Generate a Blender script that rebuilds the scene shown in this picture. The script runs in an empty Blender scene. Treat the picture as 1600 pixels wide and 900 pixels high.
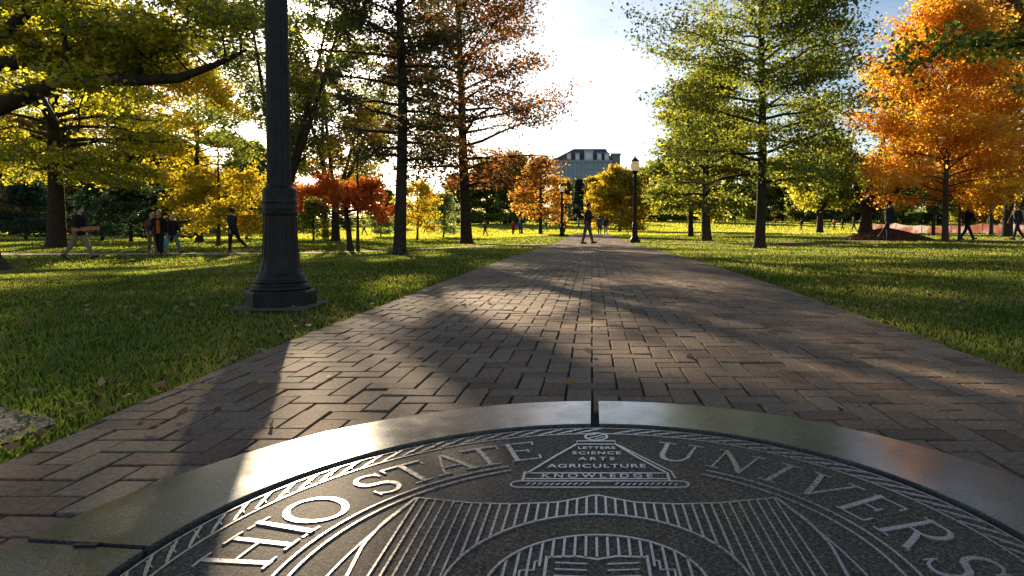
import bpy, bmesh, math, random
import numpy as np
from mathutils import Vector, Matrix

S = bpy.context.scene
COL = S.collection
rad = math.radians

# ------------------------------------------------------------------ camera, sky, sun, exposure
H_CAM, F_PX, VX, Y0 = 0.64, 1000.0, 925.0, 390.0
PITCH = math.atan((Y0 - 354.0) / F_PX)
cam = bpy.data.cameras.new('camera')
cam.sensor_width = 36.0
cam.lens = 36.0 * F_PX / 1600.0
cam.shift_x = (800.0 - VX) / 1600.0
cam.shift_y = -(450.0 - Y0) / 1600.0
cam.clip_start, cam.clip_end = 0.05, 5000
cam_o = bpy.data.objects.new('camera', cam)
COL.objects.link(cam_o)
cam_o.location = (0, 0, H_CAM)
cam_o.rotation_euler = (rad(90) - PITCH, 0, 0)
S.camera = cam_o

SUN_EL, SUN_AZ = rad(14.9), rad(-23.3)          # azimuth: clockwise from +Y
SUN = np.array([math.sin(SUN_AZ) * math.cos(SUN_EL), math.cos(SUN_AZ) * math.cos(SUN_EL), math.sin(SUN_EL)])
sun = bpy.data.lights.new('sun', 'SUN')
sun.energy, sun.angle, sun.color = 5.0, rad(0.55), (1.0, 0.79, 0.53)
sun_o = bpy.data.objects.new('sun', sun)
COL.objects.link(sun_o)
sun_o.rotation_euler = Vector((-SUN[0], -SUN[1], -SUN[2])).to_track_quat('-Z', 'Y').to_euler()

W = bpy.data.worlds.new('World')
S.world = W
W.use_nodes = True
nt = W.node_tree
nt.nodes.clear()
def wn(t, **kw):
    n = nt.nodes.new(t)
    for k, v in kw.items(): setattr(n, k, v)
    return n
L = nt.links.new
sky = wn('ShaderNodeTexSky', sky_type='NISHITA', sun_disc=False, sun_elevation=SUN_EL, sun_rotation=SUN_AZ,
         air_density=1.0, dust_density=0.7, ozone_density=2.0)
tc = wn('ShaderNodeTexCoord')
mp = wn('ShaderNodeMapping'); mp.inputs['Scale'].default_value = (1.0, 1.0, 3.2)
mp.inputs['Rotation'].default_value = (0, rad(8), 0)
nz = wn('ShaderNodeTexNoise'); nz.inputs['Scale'].default_value = 2.3; nz.inputs['Detail'].default_value = 7
nz.inputs['Roughness'].default_value = 0.55
rp = wn('ShaderNodeValToRGB')
rp.color_ramp.elements[0].position = 0.44; rp.color_ramp.elements[0].color = (0, 0, 0, 1)
rp.color_ramp.elements[1].position = 0.66; rp.color_ramp.elements[1].color = (1, 1, 1, 1)
# thin clouds: whiten the sky where they stand
hs = wn('ShaderNodeHueSaturation'); hs.inputs['Saturation'].default_value = 0.3; hs.inputs['Value'].default_value = 1.35
mix = wn('ShaderNodeMix', data_type='RGBA')
L(tc.outputs['Generated'], mp.inputs['Vector']); L(mp.outputs[0], nz.inputs['Vector']); L(nz.outputs['Fac'], rp.inputs[0])
L(sky.outputs[0], hs.inputs['Color'])
mm = wn('ShaderNodeMath', operation='MULTIPLY'); mm.inputs[1].default_value = 0.8
L(rp.outputs[0], mm.inputs[0])
L(mm.outputs[0], mix.inputs['Factor']); L(sky.outputs[0], mix.inputs['A']); L(hs.outputs[0], mix.inputs['B'])
# glare of the low sun in the sky round it
vm = wn('ShaderNodeVectorMath', operation='DOT_PRODUCT'); vm.inputs[1].default_value = tuple(SUN)
L(tc.outputs['Generated'], vm.inputs[0])
cl = wn('ShaderNodeMath', operation='MAXIMUM'); cl.inputs[1].default_value = 0.0
pw = wn('ShaderNodeMath', operation='POWER'); pw.inputs[1].default_value = 2600.0
ml = wn('ShaderNodeMath', operation='MULTIPLY'); ml.inputs[1].default_value = 160.0
L(vm.outputs['Value'], cl.inputs[0]); L(cl.outputs[0], pw.inputs[0]); L(pw.outputs[0], ml.inputs[0])
gl = wn('ShaderNodeVectorMath', operation='SCALE'); gl.inputs[0].default_value = (1.0, 0.9, 0.72)
L(ml.outputs[0], gl.inputs['Scale'])
ad = wn('ShaderNodeVectorMath', operation='ADD')
L(mix.outputs['Result'], ad.inputs[0]); L(gl.outputs[0], ad.inputs[1])
bg = wn('ShaderNodeBackground'); bg.inputs['Strength'].default_value = 0.056
wo = wn('ShaderNodeOutputWorld')
L(ad.outputs[0], bg.inputs['Color']); L(bg.outputs[0], wo.inputs['Surface'])

S.view_settings.view_transform = 'Standard'
S.view_settings.look = 'None'
S.view_settings.gamma = 1.0
S.view_settings.use_curve_mapping = False
S.view_settings.exposure = 1.42
S.render.engine = 'CYCLES'
cy = S.cycles
cy.max_bounces, cy.diffuse_bounces, cy.glossy_bounces, cy.transmission_bounces, cy.transparent_max_bounces = 8, 5, 3, 6, 6
cy.sample_clamp_indirect = 6.0
cy.use_denoising = True

# ------------------------------------------------------------------ helpers
def ss(a, b, v):
    t = np.clip((np.asarray(v, float) - a) / (b - a), 0, 1)
    return t * t * (3 - 2 * t)

def zt(x, y):
    """height of the ground: flat round the seal, dipping to the left lawn, rising far off"""
    x = np.asarray(x, float); y = np.asarray(y, float)
    z = -0.42 * ss(-2.3, -12, x) * ss(4, 18, y)
    z = z - 0.13 * ss(10, 28, y) * (1 - ss(45, 90, y)) * (1 - ss(6, 14, x)) * (1 - ss(-4, -12, x))
    z = z + ss(85, 190, y) * (0.5 + 1.7 * ss(-70, -15, x))
    return z

def zg(x, y): return float(zt(x, y))

def at(px, d):
    """ground position below image column px at depth d"""
    return ((px - VX) / F_PX * d, d)

def pix(px, py, d):
    """3-D point seen at (px, py) at depth d along the path axis"""
    x = (px - VX) / F_PX; y = (Y0 - py) / F_PX
    c, s = math.cos(PITCH), math.sin(PITCH)
    fy, fz = c + y * s, -s + y * c
    t = d / fy
    return Vector((x * t, d, H_CAM + fz * t))

def gpix(px, py, z=0.0):
    x = (px - VX) / F_PX; y = (Y0 - py) / F_PX
    c, s = math.cos(PITCH), math.sin(PITCH)
    fy, fz = c + y * s, -s + y * c
    t = (z - H_CAM) / fz
    return (x * t, fy * t)

class MB:
    def __init__(s): s.v, s.f, s.m = [], [], []
    def add(s, v, f, mi=0):
        b = len(s.v); s.v += [tuple(map(float, p)) for p in v]; s.f += [tuple(b + i for i in q) for q in f]; s.m += [mi] * len(f)
    def box(s, c, d, rz=0.0, mi=0):
        x, y, z = d[0] / 2, d[1] / 2, d[2] / 2
        ca, sa = math.cos(rz), math.sin(rz)
        v = []
        for k in (-1, 1):
            for a, b in ((-1, -1), (1, -1), (1, 1), (-1, 1)):
                v.append((c[0] + a * x * ca - b * y * sa, c[1] + a * x * sa + b * y * ca, c[2] + k * z))
        s.add(v, [(3, 2, 1, 0), (4, 5, 6, 7), (0, 1, 5, 4), (1, 2, 6, 5), (2, 3, 7, 6), (3, 0, 4, 7)], mi)
    def tube(s, pts, radii, n=8, cap=True, mi=0, squash=None):
        P = np.array([tuple(p) for p in pts], float); k = len(P)
        T = np.gradient(P, axis=0); T /= np.linalg.norm(T, axis=1)[:, None] + 1e-9
        ref = np.array([1.0, 0, 0]) if abs(T[0][0]) < 0.8 else np.array([0, 1.0, 0])
        u = ref - T[0] * ref.dot(T[0]); u /= np.linalg.norm(u)
        v = []
        ang = np.arange(n) * 2 * math.pi / n
        for i in range(k):
            u = u - T[i] * u.dot(T[i]); u /= np.linalg.norm(u) + 1e-9
            w = np.cross(T[i], u)
            q = squash if squash else 1.0
            for a in ang: v.append(P[i] + radii[i] * (math.cos(a) * u + q * math.sin(a) * w))
        f = [(i * n + j, i * n + (j + 1) % n, (i + 1) * n + (j + 1) % n, (i + 1) * n + j) for i in range(k - 1) for j in range(n)]
        if cap: f += [tuple(range(n - 1, -1, -1)), tuple((k - 1) * n + j for j in range(n))]
        s.add(v, f, mi)
    def lathe(s, prof, n=24, rfun=None, c=(0, 0, 0), cap=True, mi=0):
        v = []
        for r, z in prof:
            for j in range(n):
                a = 2 * math.pi * j / n
                rr = r * (rfun(a, z) if rfun else 1.0)
                v.append((c[0] + rr * math.cos(a), c[1] + rr * math.sin(a), c[2] + z))
        k = len(prof)
        f = [(i * n + j, i * n + (j + 1) % n, (i + 1) * n + (j + 1) % n, (i + 1) * n + j) for i in range(k - 1) for j in range(n)]
        if cap: f += [tuple(range(n - 1, -1, -1)), tuple((k - 1) * n + j for j in range(n))]
        s.add(v, f, mi)
    def ball(s, c, r, n=10, m=7, mi=0):
        r = (r, r, r) if not hasattr(r, '__len__') else r
        pr = [(max(math.sin(math.pi * i / m), 0.02), -math.cos(math.pi * i / m)) for i in range(m + 1)]
        b = len(s.v); s.lathe(pr, n, mi=mi)
        for i in range(b, len(s.v)):
            p = s.v[i]; s.v[i] = (c[0] + p[0] * r[0], c[1] + p[1] * r[1], c[2] + p[2] * r[2])
    def mesh(s, name, smooth=False):
        me = bpy.data.meshes.new(name); me.from_pydata(s.v, [], s.f)
        if any(s.m): me.polygons.foreach_set('material_index', s.m)
        if smooth: me.polygons.foreach_set('use_smooth', [True] * len(s.f))
        me.update(); return me
    def build(s, name, mat, parent=None, smooth=False):
        return link(name, s.mesh(name, smooth), mat, parent)

def link(name, me, mat, parent=None):
    o = bpy.data.objects.new(name, me)
    for m in (mat if isinstance(mat, (list, tuple)) else [mat]):
        if m: me.materials.append(m)
    COL.objects.link(o)
    if parent: o.parent = parent
    return o

def tag(o, label=None, cat=None, group=None, kind=None):
    if label: o['label'] = label
    if cat: o['category'] = cat
    if group: o['group'] = group
    if kind: o['kind'] = kind
    return o

def empty(name, loc, rz=0.0, label=None, cat=None, group=None):
    o = bpy.data.objects.new(name, None); COL.objects.link(o)
    o.location = loc; o.rotation_euler = (0, 0, rz); o.empty_display_size = 0.3
    return tag(o, label, cat, group)

# ------------------------------------------------------------------ materials
def newmat(name):
    m = bpy.data.materials.new(name); m.use_nodes = True
    t = m.node_tree; t.nodes.clear()
    out = t.nodes.new('ShaderNodeOutputMaterial')
    return m, t, out

def ramp(t, stops, inp=None):
    r = t.nodes.new('ShaderNodeValToRGB'); e = r.color_ramp.elements
    while len(e) < len(stops): e.new(0.5)
    for el, (p, c) in zip(e, stops): el.position = p; el.color = (*c, 1)
    if inp is not None: t.links.new(inp, r.inputs[0])
    return r

def noise(t, scale, detail=4, rough=0.55, coord='Object', dim=None):
    c = t.nodes.new('ShaderNodeTexCoord'); n = t.nodes.new('ShaderNodeTexNoise')
    n.inputs['Scale'].default_value = scale; n.inputs['Detail'].default_value = detail; n.inputs['Roughness'].default_value = rough
    t.links.new(c.outputs[coord], n.inputs['Vector']); return n

def attr(t, name):
    a = t.nodes.new('ShaderNodeAttribute'); a.attribute_name = name; return a

def mathn(t, op, a, b):
    n = t.nodes.new('ShaderNodeMath'); n.operation = op
    for i, v in enumerate((a, b)):
        if isinstance(v, (int, float)): n.inputs[i].default_value = v
        else: t.links.new(v, n.inputs[i])
    return n.outputs[0]

def solid(name, col, rough=0.6, metal=0.0, nscale=12, amt=0.25, bump=0.0, bscale=40, spec=0.5):
    m, t, out = newmat(name)
    b = t.nodes.new('ShaderNodeBsdfPrincipled')
    b.inputs['Roughness'].default_value = rough; b.inputs['Metallic'].default_value = metal
    b.inputs['Specular IOR Level'].default_value = spec
    n = noise(t, nscale)
    lo = tuple(c * (1 - amt) for c in col); hi = tuple(min(1, c * (1 + amt)) for c in col)
    r = ramp(t, [(0.3, lo), (0.7, hi)], n.outputs['Fac'])
    t.links.new(r.outputs[0], b.inputs['Base Color'])
    if bump:
        n2 = noise(t, bscale, 5); bp = t.nodes.new('ShaderNodeBump'); bp.inputs['Strength'].default_value = bump
        bp.inputs['Distance'].default_value = 0.02
        t.links.new(n2.outputs['Fac'], bp.inputs['Height']); t.links.new(bp.outputs[0], b.inputs['Normal'])
    t.links.new(b.outputs[0], out.inputs[0]); return m

def leafmat(name, stops, trans=0.6, boost=3.2, nscale=0.55, w=0.6):
    """thin leaves: reflect and let light through; colour varies leaf by leaf and spray by spray"""
    m, t, out = newmat(name)
    n = noise(t, nscale, 3)
    a = attr(t, 'rnd')
    f = mathn(t, 'ADD', mathn(t, 'MULTIPLY', a.outputs['Fac'], w),
              mathn(t, 'MULTIPLY', mathn(t, 'SUBTRACT', mathn(t, 'MULTIPLY', n.outputs['Fac'], 2.2), 0.6), 1 - w))
    r = ramp(t, stops, f)
    d = t.nodes.new('ShaderNodeBsdfDiffuse'); tr = t.nodes.new('ShaderNodeBsdfTranslucent')
    t.links.new(r.outputs[0], d.inputs['Color'])
    sc = t.nodes.new('ShaderNodeVectorMath'); sc.operation = 'SCALE'; sc.inputs['Scale'].default_value = boost
    mn = t.nodes.new('ShaderNodeVectorMath'); mn.operation = 'MINIMUM'; mn.inputs[1].default_value = (.92, .92, .92)
    t.links.new(r.outputs[0], sc.inputs[0]); t.links.new(sc.outputs[0], mn.inputs[0]); t.links.new(mn.outputs[0], tr.inputs['Color'])
    mx = t.nodes.new('ShaderNodeMixShader'); mx.inputs[0].default_value = trans
    t.links.new(d.outputs[0], mx.inputs[1]); t.links.new(tr.outputs[0], mx.inputs[2])
    gl = t.nodes.new('ShaderNodeBsdfGlossy'); gl.inputs['Roughness'].default_value = 0.45
    gl.inputs['Color'].default_value = (0.8, 0.8, 0.8, 1)
    m2 = t.nodes.new('ShaderNodeMixShader'); m2.inputs[0].default_value = 0.04
    t.links.new(mx.outputs[0], m2.inputs[1]); t.links.new(gl.outputs[0], m2.inputs[2])
    t.links.new(m2.outputs[0], out.inputs[0]); return m

M = {}
M['bark'] = solid('bark', (0.05, 0.036, 0.026), 0.9, nscale=9, amt=0.45, bump=0.9, bscale=22, spec=0.2)
M['bark_grey'] = solid('bark_grey', (0.075, 0.06, 0.048), 0.9, nscale=8, amt=0.4, bump=0.9, bscale=20, spec=0.2)
M['iron'] = solid('painted_iron', (0.014, 0.0115, 0.009), 0.5, nscale=14, amt=0.6, bump=0.3, bscale=45, spec=0.32)
M['concrete'] = solid('concrete', (0.11, 0.10, 0.085), 0.9, nscale=6, amt=0.25, bump=0.4, bscale=60)
M['mulch'] = solid('mulch', (0.10, 0.045, 0.03), 0.95, nscale=14, amt=0.6, bump=1.0, bscale=16)
M['gravel'] = solid('gravel', (0.17, 0.14, 0.10), 0.95, nscale=24, amt=0.45, bump=0.5, bscale=45)

G_ = (0.045, 0.075, 0.012); DG = (0.035, 0.055, 0.012); OL = (0.115, 0.12, 0.015); YG = (0.25, 0.215, 0.015)
YE = (0.50, 0.36, 0.012); OR = (0.48, 0.17, 0.012); RD = (0.45, 0.075, 0.014); BR = (0.10, 0.045, 0.015); RU = (0.20, 0.075, 0.018)
M['lf_yellowgreen'] = leafmat('leaves_yellow_green', [(0.1, DG), (0.35, OL), (0.55, YG), (0.8, YE)])
M['lf_yellow'] = leafmat('leaves_yellow', [(0.08, OL), (0.3, YG), (0.5, YE), (0.9, (0.6, 0.46, 0.02))], boost=1.75)
M['lf_green'] = leafmat('leaves_green', [(0.1, DG), (0.4, (0.06, 0.09, 0.012)), (0.6, OL), (0.85, YG)])
M['lf_olive'] = leafmat('leaves_olive', [(0.1, DG), (0.35, (0.07, 0.085, 0.013)), (0.66, (0.105, 0.125, 0.014)), (0.86, (0.2, 0.19, 0.015)), (0.98, (0.3, 0.19, 0.015))])
M['lf_darkolive'] = leafmat('leaves_dark_olive', trans=0.5, boost=2.2, stops=[(0.1, (0.018, 0.03, 0.011)), (0.5, (0.04, 0.042, 0.013)), (0.75, (0.08, 0.055, 0.015)), (0.95, (0.18, 0.09, 0.015))])
M['lf_russet'] = leafmat('leaves_russet', trans=0.5, boost=2.0, stops=[(0.12, (0.025, 0.032, 0.012)), (0.36, (0.06, 0.04, 0.014)), (0.55, RU), (0.75, (0.3, 0.11, 0.018)), (0.95, (0.42, 0.22, 0.015))])
M['lf_orange'] = leafmat('leaves_orange', [(0.05, (0.28, 0.13, 0.02)), (0.3, (0.56, 0.2, 0.02)), (0.55, (0.64, 0.275, 0.02)), (0.85, (0.66, 0.39, 0.02))], nscale=0.4, boost=1.9, trans=.66)
M['lf_red'] = leafmat('leaves_red', [(0.1, (0.35, 0.09, 0.02)), (0.35, (0.55, 0.13, 0.03)), (0.65, (0.6, 0.2, 0.03)), (0.9, (0.6, 0.32, 0.02))], nscale=0.8, boost=1.7)
M['lf_gold'] = leafmat('leaves_gold', [(0.1, (0.1, 0.08, 0.012)), (0.4, (0.26, 0.19, 0.015)), (0.65, YE), (0.95, (0.3, 0.28, 0.02))], nscale=0.7, boost=1.9)
M['lf_amber'] = leafmat('leaves_amber', [(0.1, (0.06, 0.04, 0.012)), (0.4, (0.18, 0.085, 0.014)), (0.7, (0.32, 0.15, 0.015)), (0.95, (0.4, 0.24, 0.015))])
M['lf_conifer'] = leafmat('needles_dark', [(0.2, (0.012, 0.028, 0.016)), (0.8, (0.03, 0.055, 0.022))], trans=0.25)
M['lf_shrub'] = leafmat('leaves_pale_green', [(0.1, (0.05, 0.08, 0.03)), (0.5, (0.12, 0.16, 0.05)), (0.9, (0.25, 0.25, 0.06))])

# ------------------------------------------------------------------ ground, lawn, paths
RX = 1024
def ground():
    ys = np.concatenate([np.linspace(-40, -4, 10), np.linspace(-3, 40, 87), np.linspace(43, 240, 60), np.linspace(260, 1800, 20)])
    xs = np.concatenate([np.linspace(-1500, -170, 14), np.linspace(-150, -24, 30), np.linspace(-22, 22, 89), np.linspace(24, 150, 30), np.linspace(170, 1500, 14)])
    X, Y = np.meshgrid(xs, ys)
    Z = zt(X, Y) - 0.03
    rng = np.random.default_rng(4)
    Z += rng.normal(0, 0.008, Z.shape) * (np.abs(X) > 3)
    nx, ny = len(xs), len(ys)
    v = np.stack([X, Y, Z], -1).reshape(-1, 3).tolist()
    f = [(j * nx + i, j * nx + i + 1, (j + 1) * nx + i + 1, (j + 1) * nx + i) for j in range(ny - 1) for i in range(nx - 1)]
    mb = MB(); mb.v = v; mb.f = f; mb.m = [0] * len(f)
    m, t, out = newmat('lawn_soil_and_turf')
    b = t.nodes.new('ShaderNodeBsdfPrincipled'); b.inputs['Roughness'].default_value = 1.0; b.inputs['Specular IOR Level'].default_value = 0.0
    n1 = noise(t, 0.35, 5); n2 = noise(t, 9, 6, 0.7)
    r1 = ramp(t, [(0.3, (0.06, 0.085, 0.010)), (0.58, (0.09, 0.11, 0.014)), (0.78, (0.12, 0.10, 0.032))], n1.outputs['Fac'])
    r2 = ramp(t, [(0.3, (0.45, 0.45, 0.45)), (0.7, (1.2, 1.2, 1.2))], n2.outputs['Fac'])
    mx = t.nodes.new('ShaderNodeMix'); mx.data_type = 'RGBA'; mx.blend_type = 'MULTIPLY'; mx.inputs['Factor'].default_value = 1
    t.links.new(r1.outputs[0], mx.inputs['A']); t.links.new(r2.outputs[0], mx.inputs['B'])
    t.links.new(mx.outputs['Result'], b.inputs['Base Color'])
    bp = t.nodes.new('ShaderNodeBump'); bp.inputs['Strength'].default_value = 0.7; bp.inputs['Distance'].default_value = 0.05
    t.links.new(n2.outputs['Fac'], bp.inputs['Height']); t.links.new(bp.outputs[0], b.inputs['Normal'])
    t.links.new(b.outputs[0], out.inputs[0])
    tag(mb.build('ground', m, smooth=True), kind='structure')
ground()

SC = (0.015 * H_CAM, 1.777 * H_CAM)      # seal centre
RO, RI = 1.818 * H_CAM, 1.396 * H_CAM    # ring radii
PATH_END = 62.0
def edge_l(y): return -float(np.interp(y, [0, 1.2, 2.2, 4, 8, 30], [1.56, 1.57, 1.65, 1.72, 1.74, 1.74]))
def edge_r(y): return float(np.interp(y, [0, 2.5, 4, 8, 30], [1.84, 1.87, 1.93, 2.03, 1.86]))

def brick_material():
    m, t, out = newmat('clay_paver')
    b = t.nodes.new('ShaderNodeBsdfPrincipled'); b.inputs['Roughness'].default_value = 0.82
    b.inputs['Specular IOR Level'].default_value = 0.12
    a = attr(t, 'rnd')
    r = ramp(t, [(0.0, (0.17, 0.118, 0.084)), (0.25, (0.215, 0.15, 0.108)), (0.5, (0.245, 0.178, 0.128)), (0.75, (0.235, 0.186, 0.138)), (1.0, (0.275, 0.19, 0.134))], a.outputs['Fac'])
    n = noise(t, 60, 8, 0.8); n2 = noise(t, 0.9, 4)
    r2 = ramp(t, [(0.26, (0.25, 0.25, 0.26)), (0.48, (0.9, 0.9, 0.9)), (0.72, (1.75, 1.65, 1.5))], n.outputs['Fac'])
    r3 = ramp(t, [(0.3, (0.72, 0.74, 0.76)), (0.7, (1.15, 1.1, 1.05))], n2.outputs['Fac'])
    x = r.outputs[0]
    for q in (r2, r3):
        mx = t.nodes.new('ShaderNodeMix'); mx.data_type = 'RGBA'; mx.blend_type = 'MULTIPLY'; mx.inputs['Factor'].default_value = 1
        t.links.new(x, mx.inputs['A']); t.links.new(q.outputs[0], mx.inputs['B']); x = mx.outputs['Result']
    t.links.new(x, b.inputs['Base Color'])
    n3 = noise(t, 160, 6, 0.7)
    bp = t.nodes.new('ShaderNodeBump'); bp.inputs['Strength'].default_value = 0.55; bp.inputs['Distance'].default_value = 0.004
    t.links.new(n3.outputs['Fac'], bp.inputs['Height']); t.links.new(bp.outputs[0], b.inputs['Normal'])
    t.links.new(b.outputs[0], out.inputs[0]); return m

def brick_path():
    rng = np.random.default_rng(7)
    w, g, ch = 0.1, 0.0042, 0.002
    V, F, R = [], [], []
    x0off = 0.0
    for j in range(-14, int(PATH_END / w)):
        for i in range(-22, 24):
            k = (i + j) % 4
            if k == 0: x0, x1, y0, y1 = i * w, (i + 2) * w, j * w, (j + 1) * w
            elif k == 2: x0, x1, y0, y1 = i * w, (i + 1) * w, j * w, (j + 2) * w
            else: continue
            x0 += x0off; x1 += x0off
            el, er = edge_l(y0), edge_r(y0)
            if x1 < el + 0.03 or x0 > er - 0.03: continue
            x0, x1 = max(x0, el), min(x1, er)
            if max(math.hypot(x - SC[0], y - SC[1]) for x in (x0, x1) for y in (y0, y1)) < RO - 0.03: continue
            jx, jy = rng.normal(0, 0.0014, 2)
            x0 += g + jx; x1 += -g + jx; y0 += g + jy; y1 += -g + jy
            zc = zg((x0 + x1) / 2, (y0 + y1) / 2) + rng.normal(0, 0.0016)
            tx, ty = rng.normal(0, 0.009, 2)
            b = len(V)
            for zz, q in ((-0.02, 0.0), (-ch, 0.0), (0.0, ch)):
                for (x, y) in ((x0 + q, y0 + q), (x1 - q, y0 + q), (x1 - q, y1 - q), (x0 + q, y1 - q)):
                    V.append((x, y, zc + zz + tx * (x - (x0 + x1) / 2) + ty * (y - (y0 + y1) / 2)))
            for a in (0, 4):
                for s in range(4):
                    F.append((b + a + s, b + a + (s + 1) % 4, b + a + 4 + (s + 1) % 4, b + a + 4 + s))
            F.append((b + 8, b + 9, b + 10, b + 11))
            R += [rng.random()] * 9
    mb = MB(); mb.v, mb.f, mb.m = V, F, [0] * len(F)
    me = mb.mesh('brick_path')
    at_ = me.attributes.new('rnd', 'FLOAT', 'FACE'); at_.data.foreach_set('value', R)
    o = link('brick_path', me, brick_material()); tag(o, kind='structure')
    # sand bed showing in the joints
    mb = MB(); ys = np.arange(-1.5, PATH_END + 0.1, 0.5)
    v = []; 
    for y in ys: v += [(edge_l(y) - 0.02, y, zg(0, y) - 0.013), (edge_r(y) + 0.02, y, zg(0, y) - 0.013)]
    mb.add(v, [(2 * i, 2 * i + 1, 2 * i + 3, 2 * i + 2) for i in range(len(ys) - 1)])
    tag(mb.build('joint_sand', solid('joint_sand', (0.03, 0.024, 0.02), 0.95, nscale=30, amt=0.5)), kind='structure')
brick_path()

def strip_path(name, pts, width, mat, dz=-0.012):
    mb = MB(); v = []; n = 60
    P = np.array(pts, float); tt = np.linspace(0, len(P) - 1, n)
    xs = np.interp(tt, range(len(P)), P[:, 0]); ys = np.interp(tt, range(len(P)), P[:, 1])
    for i in range(n):
        for s in (-1, -0.5, 0, 0.5, 1):
            y = ys[i] + s * width / 2 * (1 + 0.08 * math.sin(i * 1.7 + s))
            v.append((xs[i], y, zg(xs[i], y) + dz))
    mb.add(v, [(5 * i + j, 5 * i + 5 + j, 5 * i + 6 + j, 5 * i + 1 + j) for i in range(n - 1) for j in range(4)])
    tag(mb.build(name, mat, smooth=True), kind='structure')
M['walk'] = solid('worn_walk', (0.27, 0.21, 0.155), 0.95, nscale=1.6, amt=0.35, bump=0.4, bscale=30)
CROSS_L = [(-60, 24), (-30, 24.2), (-15, 25.5), (-9, 27), (-2.0, 28.2)]
CROSS_R = [(2.1, 29.2), (9, 29.5), (20, 29.4), (60, 29.6)]
strip_path('cross_path', CROSS_L, 1.5, M['walk'])
strip_path('cross_path', CROSS_R, 1.6, solid('bark_chip_walk', (0.15, 0.11, 0.075), 0.95, nscale=2.5, amt=0.5, bump=0.6, bscale=30))

# bare gravelly patch beside the path
def gravel_patch():
    mb = MB(); rng = random.Random(3)
    pts = []
    for k in range(28):
        a = 2 * math.pi * k / 28
        pts.append((-2.45 + 0.70 * math.cos(a) * (1 + rng.uniform(-.08, .08)), 2.02 + 0.30 * math.sin(a) * (1 + rng.uniform(-.1, .1))))
    pts = [(min(x, edge_l(y) - 0.055 - 0.02 * rng.random()), y) for x, y in pts]
    v = [(-2.4, 2.02, -0.002)] + [(x, y, -0.012) for x, y in pts]
    mb.add(v, [(0, 1 + i, 1 + (i + 1) % 28) for i in range(28)])
    for _ in range(900):
        a, q = rng.uniform(0, 6.28), math.sqrt(rng.random())
        x, y = -2.45 + 0.70 * q * math.cos(a), 2.02 + 0.27 * q * math.sin(a)
        if x > edge_l(y) - 0.06: continue
        r = rng.uniform(0.002, 0.006)
        mb.ball((x, y, -0.007), (r * 1.3, r, r * 0.7), 5, 3)
    tag(mb.build('gravel_patch', M['gravel']), kind='structure')
gravel_patch()

# ------------------------------------------------------------------ leaf and tree builders
def px_poly(pts): return np.array([gpix(x, y) for x, y in pts])
# sunlit gaps on the ground near the seal: leaves are cut out of the sunward crowns to light them
GAPS = [
    (px_poly([(330, 905), (400, 740), (430, 600), (440, 548), (520, 500), (640, 462), (700, 470), (650, 505), (690, 580), (790, 640), (700, 720), (590, 800), (540, 905)]), 0.975),
    (px_poly([(690, 448), (800, 462), (900, 490), (1010, 530), (1060, 565), (930, 572), (820, 522), (720, 482)]), 0.975),
    (px_poly([(1200, 550), (1380, 563), (1600, 605), (1600, 660), (1380, 600)]), 0.97),
    (np.array([[.95 + .3 * math.cos(a), -2.22 + .55 * math.sin(a)] for a in np.linspace(0, 6.0, 10)]), 1.0),
] + [(np.array([gpix(x, y, z) for x, y in p]), pr) for p, z, pr in (
    ([(100, 402), (330, 396), (330, 406), (100, 414)], -.38, 1), ([(190, 434), (310, 415), (320, 424), (220, 446)], -.25, 1),
    ([(0, 432), (110, 424), (110, 434), (0, 446)], -.3, 1), ([(470, 384), (600, 380), (600, 392), (470, 398)], -.25, 1), ([(520, 470), (600, 432), (700, 425), (640, 452), (560, 492)], -.02, .97), ([(560, 408), (700, 398), (700, 404), (580, 418)], -.15, 1),
    ([(1020, 387), (1600, 387), (1600, 399), (1060, 399)], 0, .95), ([(1200, 415), (1600, 421), (1600, 430), (1200, 426)], 0, 1),
    ([(1270, 444), (1480, 446), (1480, 458), (1300, 458)], 0, 1), ([(1150, 404), (1420, 404), (1420, 409), (1150, 409)], 0, 1))
]
def light_lane(x, y, z, ra, rb, pr=0.93):
    # opening cut in the neighbouring crowns so the sun reaches a crown at height z
    k = z / SUN[2]; cx, cy = x - SUN[0] * k, y - SUN[1] * k; u = np.array([math.sin(SUN_AZ), math.cos(SUN_AZ)]); v = np.array([u[1], -u[0]])
    return (np.array([np.array([cx, cy]) + ra * math.cos(a) * u + rb * math.sin(a) * v for a in np.linspace(0, 6.0, 16)]), pr)
NG = len(GAPS)
GAPS += [light_lane(-10.6, 28, 2.0, 5.0, 2.6), light_lane(-21, 36, 3.3, 8.5, 2.6), light_lane(15.4, 27, 4.2, 9.0, 2.4)]
def inpoly(P, poly):
    x, y = P[:, 0], P[:, 1]; r = np.zeros(len(P), bool); n = len(poly)
    for i in range(n):
        x1, y1 = poly[i]; x2, y2 = poly[(i + 1) % n]
        c = ((y1 > y) != (y2 > y)) & (x < (x2 - x1) * (y - y1) / (y2 - y1 + 1e-12) + x1)
        r ^= c
    return r
def open_gaps(P, loc, rng, own=-1):
    Wp = P + np.array(loc)
    t = Wp[:, 2] / SUN[2]
    G = Wp[:, :2] - SUN[:2] * t[:, None]
    keep = np.ones(len(P), bool)
    for q, (poly, pr) in enumerate(GAPS):
        if q == own: continue
        keep &= ~(inpoly(G, poly) & (rng.random(len(P)) < pr))
    return keep

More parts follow.
